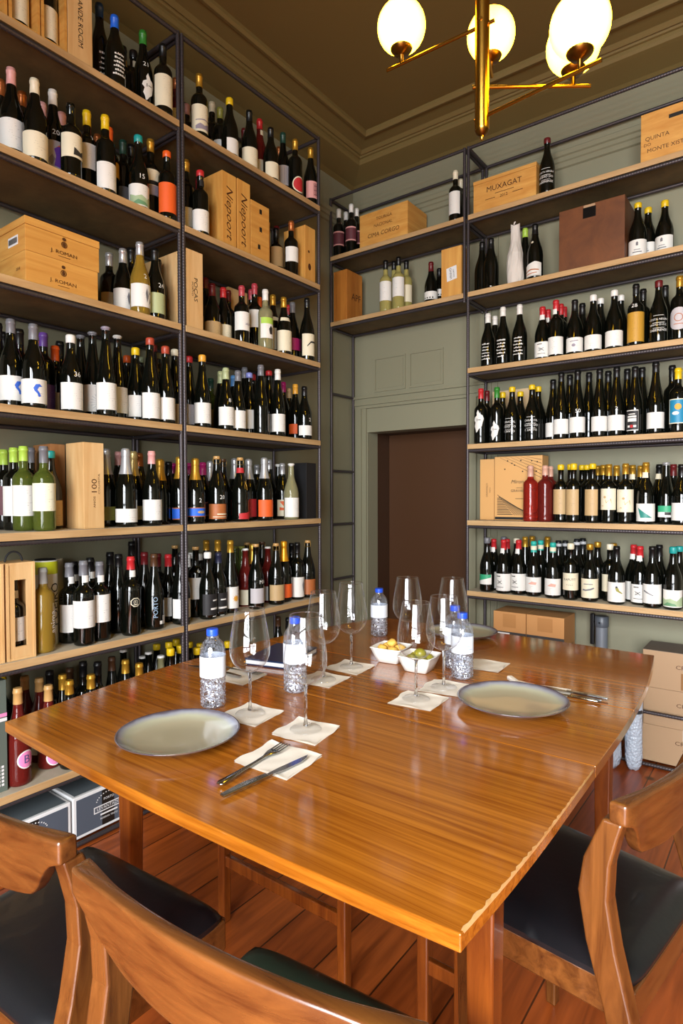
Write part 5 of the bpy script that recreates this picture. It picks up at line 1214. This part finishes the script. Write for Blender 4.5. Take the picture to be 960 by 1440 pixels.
link(nt, ad.outputs[0], rp.inputs[0]); link(nt, rp.outputs[0], p.inputs['Base Color']); p.inputs['Roughness'].default_value = .14; p.inputs['Coat Weight'].default_value = .3; glaze = m
def plate(x, y, label, s=1.0):
    o = MB().lathe([(0, .070), (.003, .074), (.006, .082), (.012, .108), (.0215, .1275), (.0235, .1290), (.0245, .1278), (.0232, .1255), (.015, .107), (.0105, .090), (.009, .04), (.0088, .004)], 56).obj('plate', glaze, None, loc=(x, y, TZ+.0004))
    o.scale = (s, s, 1); return tag(o, label, 'plate', 'stoneware plates')
plate(-1.046, .815, 'round grey-rimmed stoneware plate at the front left of the table'); plate(-.552, 1.440, 'round grey-rimmed stoneware plate at the right table edge', 1.04); plate(-.985, 2.065, 'round stoneware plate at the far end of the table, mostly behind bottles')
# cutlery
steel = plain('cutlery_steel', 'b9bcc0', .16, 1)
def fork(x, y, rot, label, z=TZ+.003):
    t = thing('fork', label, 'fork', (x, y, z), rot, 'forks on the table')
    m = MB(); st = [(-.098, .0055, .002), (-.09, .0085, .0024), (-.05, .006, .0026), (.0, .0032, .0032), (.03, .0032, .0046), (.045, .008, .0052), (.055, .0115, .0042), (.066, .0125, .0036)]
    vs = []
    for a, w, zz in st: vs += [(a, -w, zz-.0012), (a, w, zz-.0012), (a, w, zz+.0008), (a, -w, zz+.0008)]
    m.add(vs, [(k*4+i, k*4+(i+1) % 4, k*4+4+(i+1) % 4, k*4+4+i) for k in range(len(st)-1) for i in range(4)]+[(3, 2, 1, 0), tuple(range(len(vs)-4, len(vs)))], True); m.obj('handle', steel, t)
    for k in range(4):
        b = -.0125+.0071*k; m = MB(); m.add([(.064, b, .0026), (.064, b+.0037, .0026), (.064, b+.0037, .0044), (.064, b, .0044), (.100, b+.0006, .0052), (.100, b+.0028, .0052), (.100, b+.0028, .0066), (.100, b+.0006, .0066)], [(3, 2, 1, 0), (4, 5, 6, 7), (0, 1, 5, 4), (1, 2, 6, 5), (2, 3, 7, 6), (3, 0, 4, 7)]); m.obj('tine', steel, t)
def knife(x, y, rot, label, z=TZ+.003):
    t = thing('table_knife', label, 'knife', (x, y, z), rot, 'knives on the table')
    m = MB(); m.add([(-.108, -.0055, 0), (-.108, .0055, 0), (-.108, .0055, .005), (-.108, -.0055, .005), (-.06, -.0078, 0), (-.06, .0078, 0), (-.06, .0078, .0062), (-.06, -.0078, .0062), (-.004, -.0058, .0005), (-.004, .0058, .0005), (-.004, .0058, .005), (-.004, -.0058, .005)], [(3, 2, 1, 0)]+[(k*4+i, k*4+(i+1) % 4, k*4+4+(i+1) % 4, k*4+4+i) for k in range(2) for i in range(4)]+[(8, 9, 10, 11)]); bevel(m.obj('handle', steel, t), .0015)
    m = MB(); m.prism([(-.004, -.004), (.03, -.0085), (.075, -.0085), (.098, -.002), (.108, .0055), (.03, .0062), (-.004, .004)], .0012, .0028); m.obj('blade', steel, t)
fork(-.828, .823, 1.66, 'steel fork on the front napkin', TZ+.0042); knife(-.773, .806, 1.49, 'steel table knife on the front napkin', TZ+.0042)
fork(-.480, 1.588, PI+.05, 'steel fork on the napkin behind the right plate', TZ+.0042); knife(-.480, 1.622, PI-.02, 'steel table knife on the napkin behind the right plate', TZ+.0042)
fork(-1.325, 1.245, .02, 'steel fork at the left table edge behind the front water bottle', TZ+.0042); knife(-1.370, 1.198, PI+.03, 'steel table knife at the left table edge behind the front bottle', TZ+.0042)
o = bevel(MB().box(-.008, .008, -.058, .058, 0, .012).obj('napkin_roll', napm, None, loc=(-.597, 1.598, TZ+.0042)), .004, 3); o.rotation_euler = (0, 0, .78); tag(o, 'small rolled white paper lying across the right cutlery napkin', 'napkin roll')
# snack bowls
china = plain('white_china', 'e9e6e0', .2, 0, .5, .2)
def bowl(x, y, rot, label):
    t = thing('snack_bowl', label, 'bowl', (x, y, TZ+.0004), rot, 'square white snack bowls'); m = MB()
    def ring(w, z, n=32):
        o = []
        for i in range(n):
            a = 2*PI*i/n; c, s = math.cos(a), math.sin(a); k = 1/max(abs(c), abs(s)); k = k*.82+.18*1.1; o.append((w*c*k, w*s*k, z))
        return o
    rs = [ring(.030, 0), ring(.034, .002), ring(.043, .024), ring(.0515, .046), ring(.0525, .0475), ring(.0505, .047), ring(.041, .024), ring(.033, .006), ring(.004, .005)]; n = 32
    vs = [v for r in rs for v in r]; m.add(vs, [(k*n+i, k*n+(i+1) % n, (k+1)*n+(i+1) % n, (k+1)*n+i) for k in range(len(rs)-1) for i in range(n)]+[list(range(n))[::-1], list(range(len(vs)-n, len(vs)))], True)
    m.obj('bowl_shell', china, t); m2 = MB(); m2.tube([(*(Vector(v)*1.0)[:2], v[2]) for v in ring(.052, .0475)]+[ring(.052, .0475)[0]], .0018, 6); m2.obj('rim', china, t)
bowl(-1.015, 1.618, .10, 'square white bowl of pale yellow chunks beside the standing glass'); bowl(-.893, 1.580, .10, 'square white bowl of green olives behind the right-hand glass')
ch = plain('snack_yellow', 'e0b352', .6); ol = plain('olive_green', '8f8a2a', .3)
rg = random.Random(8); k = 0
for dx, dy, dz in ((-.022, -.018, .034), (.016, -.02, .034), (-.005, .018, .036), (.024, .014, .035), (-.024, .016, .033), (.002, -.002, .052)):
    bm = bmesh.new(); bmesh.ops.create_icosphere(bm, subdivisions=2, radius=.0165)
    for v in bm.verts: v.co.x *= 1.15; v.co.z *= .72; v.co += v.normal*rg.uniform(-.0022, .0022)
    o = MB().bm(bm, True).obj('snack_chunk', ch, None, loc=(-1.015+dx, 1.618+dy, TZ+dz+.007)); o.rotation_euler = (rg.uniform(-.4, .4), rg.uniform(-.4, .4), rg.uniform(0, 6)); k += 1
    tag(o, 'pale yellow snack chunk heaped in the left square white bowl', 'snack', 'yellow snack chunks in the bowl')
for dx, dy, dz in ((-.02, -.016, .034), (.018, -.018, .034), (-.002, .02, .034), (.024, .016, .034), (-.024, .016, .034), (.004, -.002, .052)):
    bm = bmesh.new(); bmesh.ops.create_uvsphere(bm, u_segments=16, v_segments=10, radius=.0155)
    for v in bm.verts: v.co.x *= 1.2
    o = MB().bm(bm, True).obj('olive', ol, None, loc=(-.893+dx, 1.580+dy, TZ+dz)); o.rotation_euler = (0, rg.uniform(-.3, .3), rg.uniform(0, 6))
    tag(o, 'green olive heaped in the right square white bowl', 'olive', 'olives in the bowl')
# dark blue menu folder
t = thing('menu_folder', 'dark blue menu folder lying at the left side of the table', 'menu folder', (-1.312, 1.432, TZ+.0004), .25)
bevel(MB().box(-.075, .075, -.105, .105, 0, .004).obj('back_cover', plain('navy_leatherette', '10264a', .3), t), .001); bevel(MB().box(-.073, .073, -.103, .103, .004, .016).obj('pages', white_card, t), .001); bevel(MB().box(-.075, .075, -.105, .105, .016, .021).obj('front_cover', plain('navy_leatherette', '10264a', .3), t), .001)

# ------------------------------------------------------------------ things by the back wall
t = thing('drain_pipe', 'short grey plastic pipe standing by the back wall beside the kraft cartons', 'pipe', (-.79, 3.298, 0)); pg = plain('grey_pvc', '6c727a', .4)
MB().lathe([(0, .03), (.60, .03)], 24).obj('pipe', pg, t); MB().lathe([(.595, .031), (.60, .034), (.648, .034), (.652, .030)], 24).obj('end_cap', plain('grey_pvc_dark', '4e545c', .4), t)
MB().box(-.055, -.036, -.012, .012, .50, .66, .004).obj('bracket', plain('black_metal', '141416', .4, .6), t); MB().tube([(-.045, 0, .62), (0, -.034, .62)], .005, 6).obj('clamp', plain('black_metal', '141416', .4, .6), t)
bw_ = plain('bubble_wrap', 'a7b6ca', .35, 0, .5, .2)
m, nt, p = mat('bubble_wrap_film'); N = nt.nodes.new; tc = N('ShaderNodeTexCoord'); vo = N('ShaderNodeTexVoronoi'); vo.inputs['Scale'].default_value = 75; b = N('ShaderNodeBump'); b.inputs['Strength'].default_value = .8; b.inputs['Distance'].default_value = .006; b.invert = True
link(nt, tc.outputs['Object'], vo.inputs['Vector']); link(nt, vo.outputs['Distance'], b.inputs['Height']); link(nt, b.outputs[0], p.inputs['Normal']); p.inputs['Base Color'].default_value = lin('b9c6d6'); p.inputs['Roughness'].default_value = .3
for i, (x, y, r, hh, lb) in enumerate(((-.692, 3.0, .060, .37, 'larger blue-grey bubble wrap bundle leaning at the table corner, on the floor'), (-.585, 3.046, .034, .43, 'slimmer blue-grey bubble wrap bundle against the brown cartons, on the floor'))):
    mm = MB(); nn = 22; vs = []; zs = [0, .02, .06, .15, .24, hh-.05, hh-.015, hh]
    for z in zs:
        k = .62 if z == 0 else .86 if z == .02 else .75 if z == hh else .95 if z == hh-.015 else 1
        for j in range(nn): a = 2*PI*j/nn; rr = r*k*(1+.10*math.sin(2*a+i)+.05*math.sin(5*a+z*20)); vs.append((rr*math.cos(a), rr*math.sin(a), z))
    mm.add(vs, [(k*nn+j, k*nn+(j+1) % nn, (k+1)*nn+(j+1) % nn, (k+1)*nn+j) for k in range(len(zs)-1) for j in range(nn)]+[list(range(nn))[::-1], list(range(len(vs)-nn, len(vs)))], True)
    t = thing('bubble_wrap_bundle', lb, 'bubble wrap', (x, y, .0005), 0, 'bubble wrap bundles'); mm.obj('wrap', m, t)
    MB().lathe([(hh*.62, r*1.06), (hh*.66, r*1.06)], 22, cap0=False, cap1=False).obj('tape_band', plain('dark_tape', '2b3038', .4), t)

# ------------------------------------------------------------------ chandelier
brass = plain('brass', 'b98a36', .22, 1)
PX, PY = -.633, 1.431
ch = thing('chandelier', 'brass pendant chandelier with glowing opal globes hanging from the ceiling', 'chandelier', (PX, PY, CZ))
MB().lathe([(2.178-CZ, .0165), (2.182-CZ, .0178), (-.03, .0178)], 24).obj('pole', brass, ch); MB().lathe([(2.166-CZ, .006), (2.172-CZ, .0145), (2.1785-CZ, .0172)], 24).obj('end_cap', plain('brass_dark', '6b4a1c', .3, 1), ch); MB().lathe([(2.156-CZ, .003), (2.160-CZ, .0055), (2.166-CZ, .005)], 12).obj('finial', brass, ch); MB().lathe([(-.03, .055), (-.004, .06), (0, .06)], 30).obj('ceiling_rose', brass, ch)
gm = bpy.data.materials.new('opal_globe'); gm.use_nodes = True; nt = gm.node_tree; p = nt.nodes['Principled BSDF']; N = nt.nodes.new
p.inputs['Base Color'].default_value = (.9, .8, .55, 1); p.inputs['Roughness'].default_value = .15
tc = N('ShaderNodeTexCoord'); ln = N('ShaderNodeVectorMath'); ln.operation = 'DISTANCE'; ln.inputs[1].default_value = (0, 0, -.028); link(nt, tc.outputs['Object'], ln.inputs[0])
rp = N('ShaderNodeValToRGB'); e = rp.color_ramp.elements; e[0].position = .035; e[0].color = (1, .62, .021, 1); e[1].position = .094; e[1].color = (.34, .12, .0022, 1)
link(nt, ln.outputs['Value'], rp.inputs[0]); link(nt, rp.outputs[0], p.inputs['Emission Color']); p.inputs['Emission Strength'].default_value = GLOBE
def arm(z, a, b, globes):
    A_ = MB().tube([(a[0]-PX, a[1]-PY, z-CZ), (b[0]-PX, b[1]-PY, z-CZ)], .0048, 10).obj('arm', brass, ch)
    for (gx, gy) in globes:
        X, Y = gx-PX, gy-PY
        MB().lathe([(.0, .0055), (.022, .0055), (.024, .008), (.028, .020), (.036, .028), (.046, .0325), (.0465, .031)], 24, o=(X, Y, z-CZ)).obj('globe_cup', plain('brass_dark', '6b4a1c', .3, 1), A_)
        g = MB(); pf = [(-.062+.124*(.5-.5*math.cos(PI*k/16)), .0645*math.sin(PI*k/16)) for k in range(17)]
        pf = [(zz*1.06, max(rr, .0005)) for zz, rr in pf]; o = g.lathe(pf, 32, True).obj('globe', gm, A_); o.location = (X, Y, z-CZ+.098)
arm(2.435, (PX+.03, PY+.002), (-.907, 1.423), [(-.862, 1.425)])
arm(2.286, (PX-.02, PY-.012), (-.418, 1.590), [(-.452, 1.565)])
arm(2.211, (PX-.02, PY+.003), (-.345, 1.400), [(-.392, 1.406)])
arm(2.440, (PX+.004, PY-.02), (-.690, 1.625), [(-.684, 1.604)])

# ------------------------------------------------------------------ light: daylight through the tall window behind the camera, plus the lamps
NP = 5; ph = (QZ1-QZ0)/NP
for k in range(NP):     # sky light falls in through the window panes, mostly downward
    la = bpy.data.lights.new('window_daylight', 'AREA'); la.shape = 'RECTANGLE'; la.size = QX1-QX0-.02; la.size_y = ph*.985; la.energy = DAY/NP; la.color = (.94, .97, 1.0); la.spread = math.radians(SPREAD)
    lo = bpy.data.objects.new('window_daylight', la); COLL.objects.link(lo); lo.location = ((QX0+QX1)/2, EY-.17, QZ0+ph*(k+.5)); lo.rotation_euler = (PI/2-TILT, 0, 0)
w = bpy.data.worlds.new('sky'); SC.world = w; w.use_nodes = True; w.node_tree.nodes['Background'].inputs[0].default_value = (.75, .85, 1, 1); w.node_tree.nodes['Background'].inputs[1].default_value = 1.0
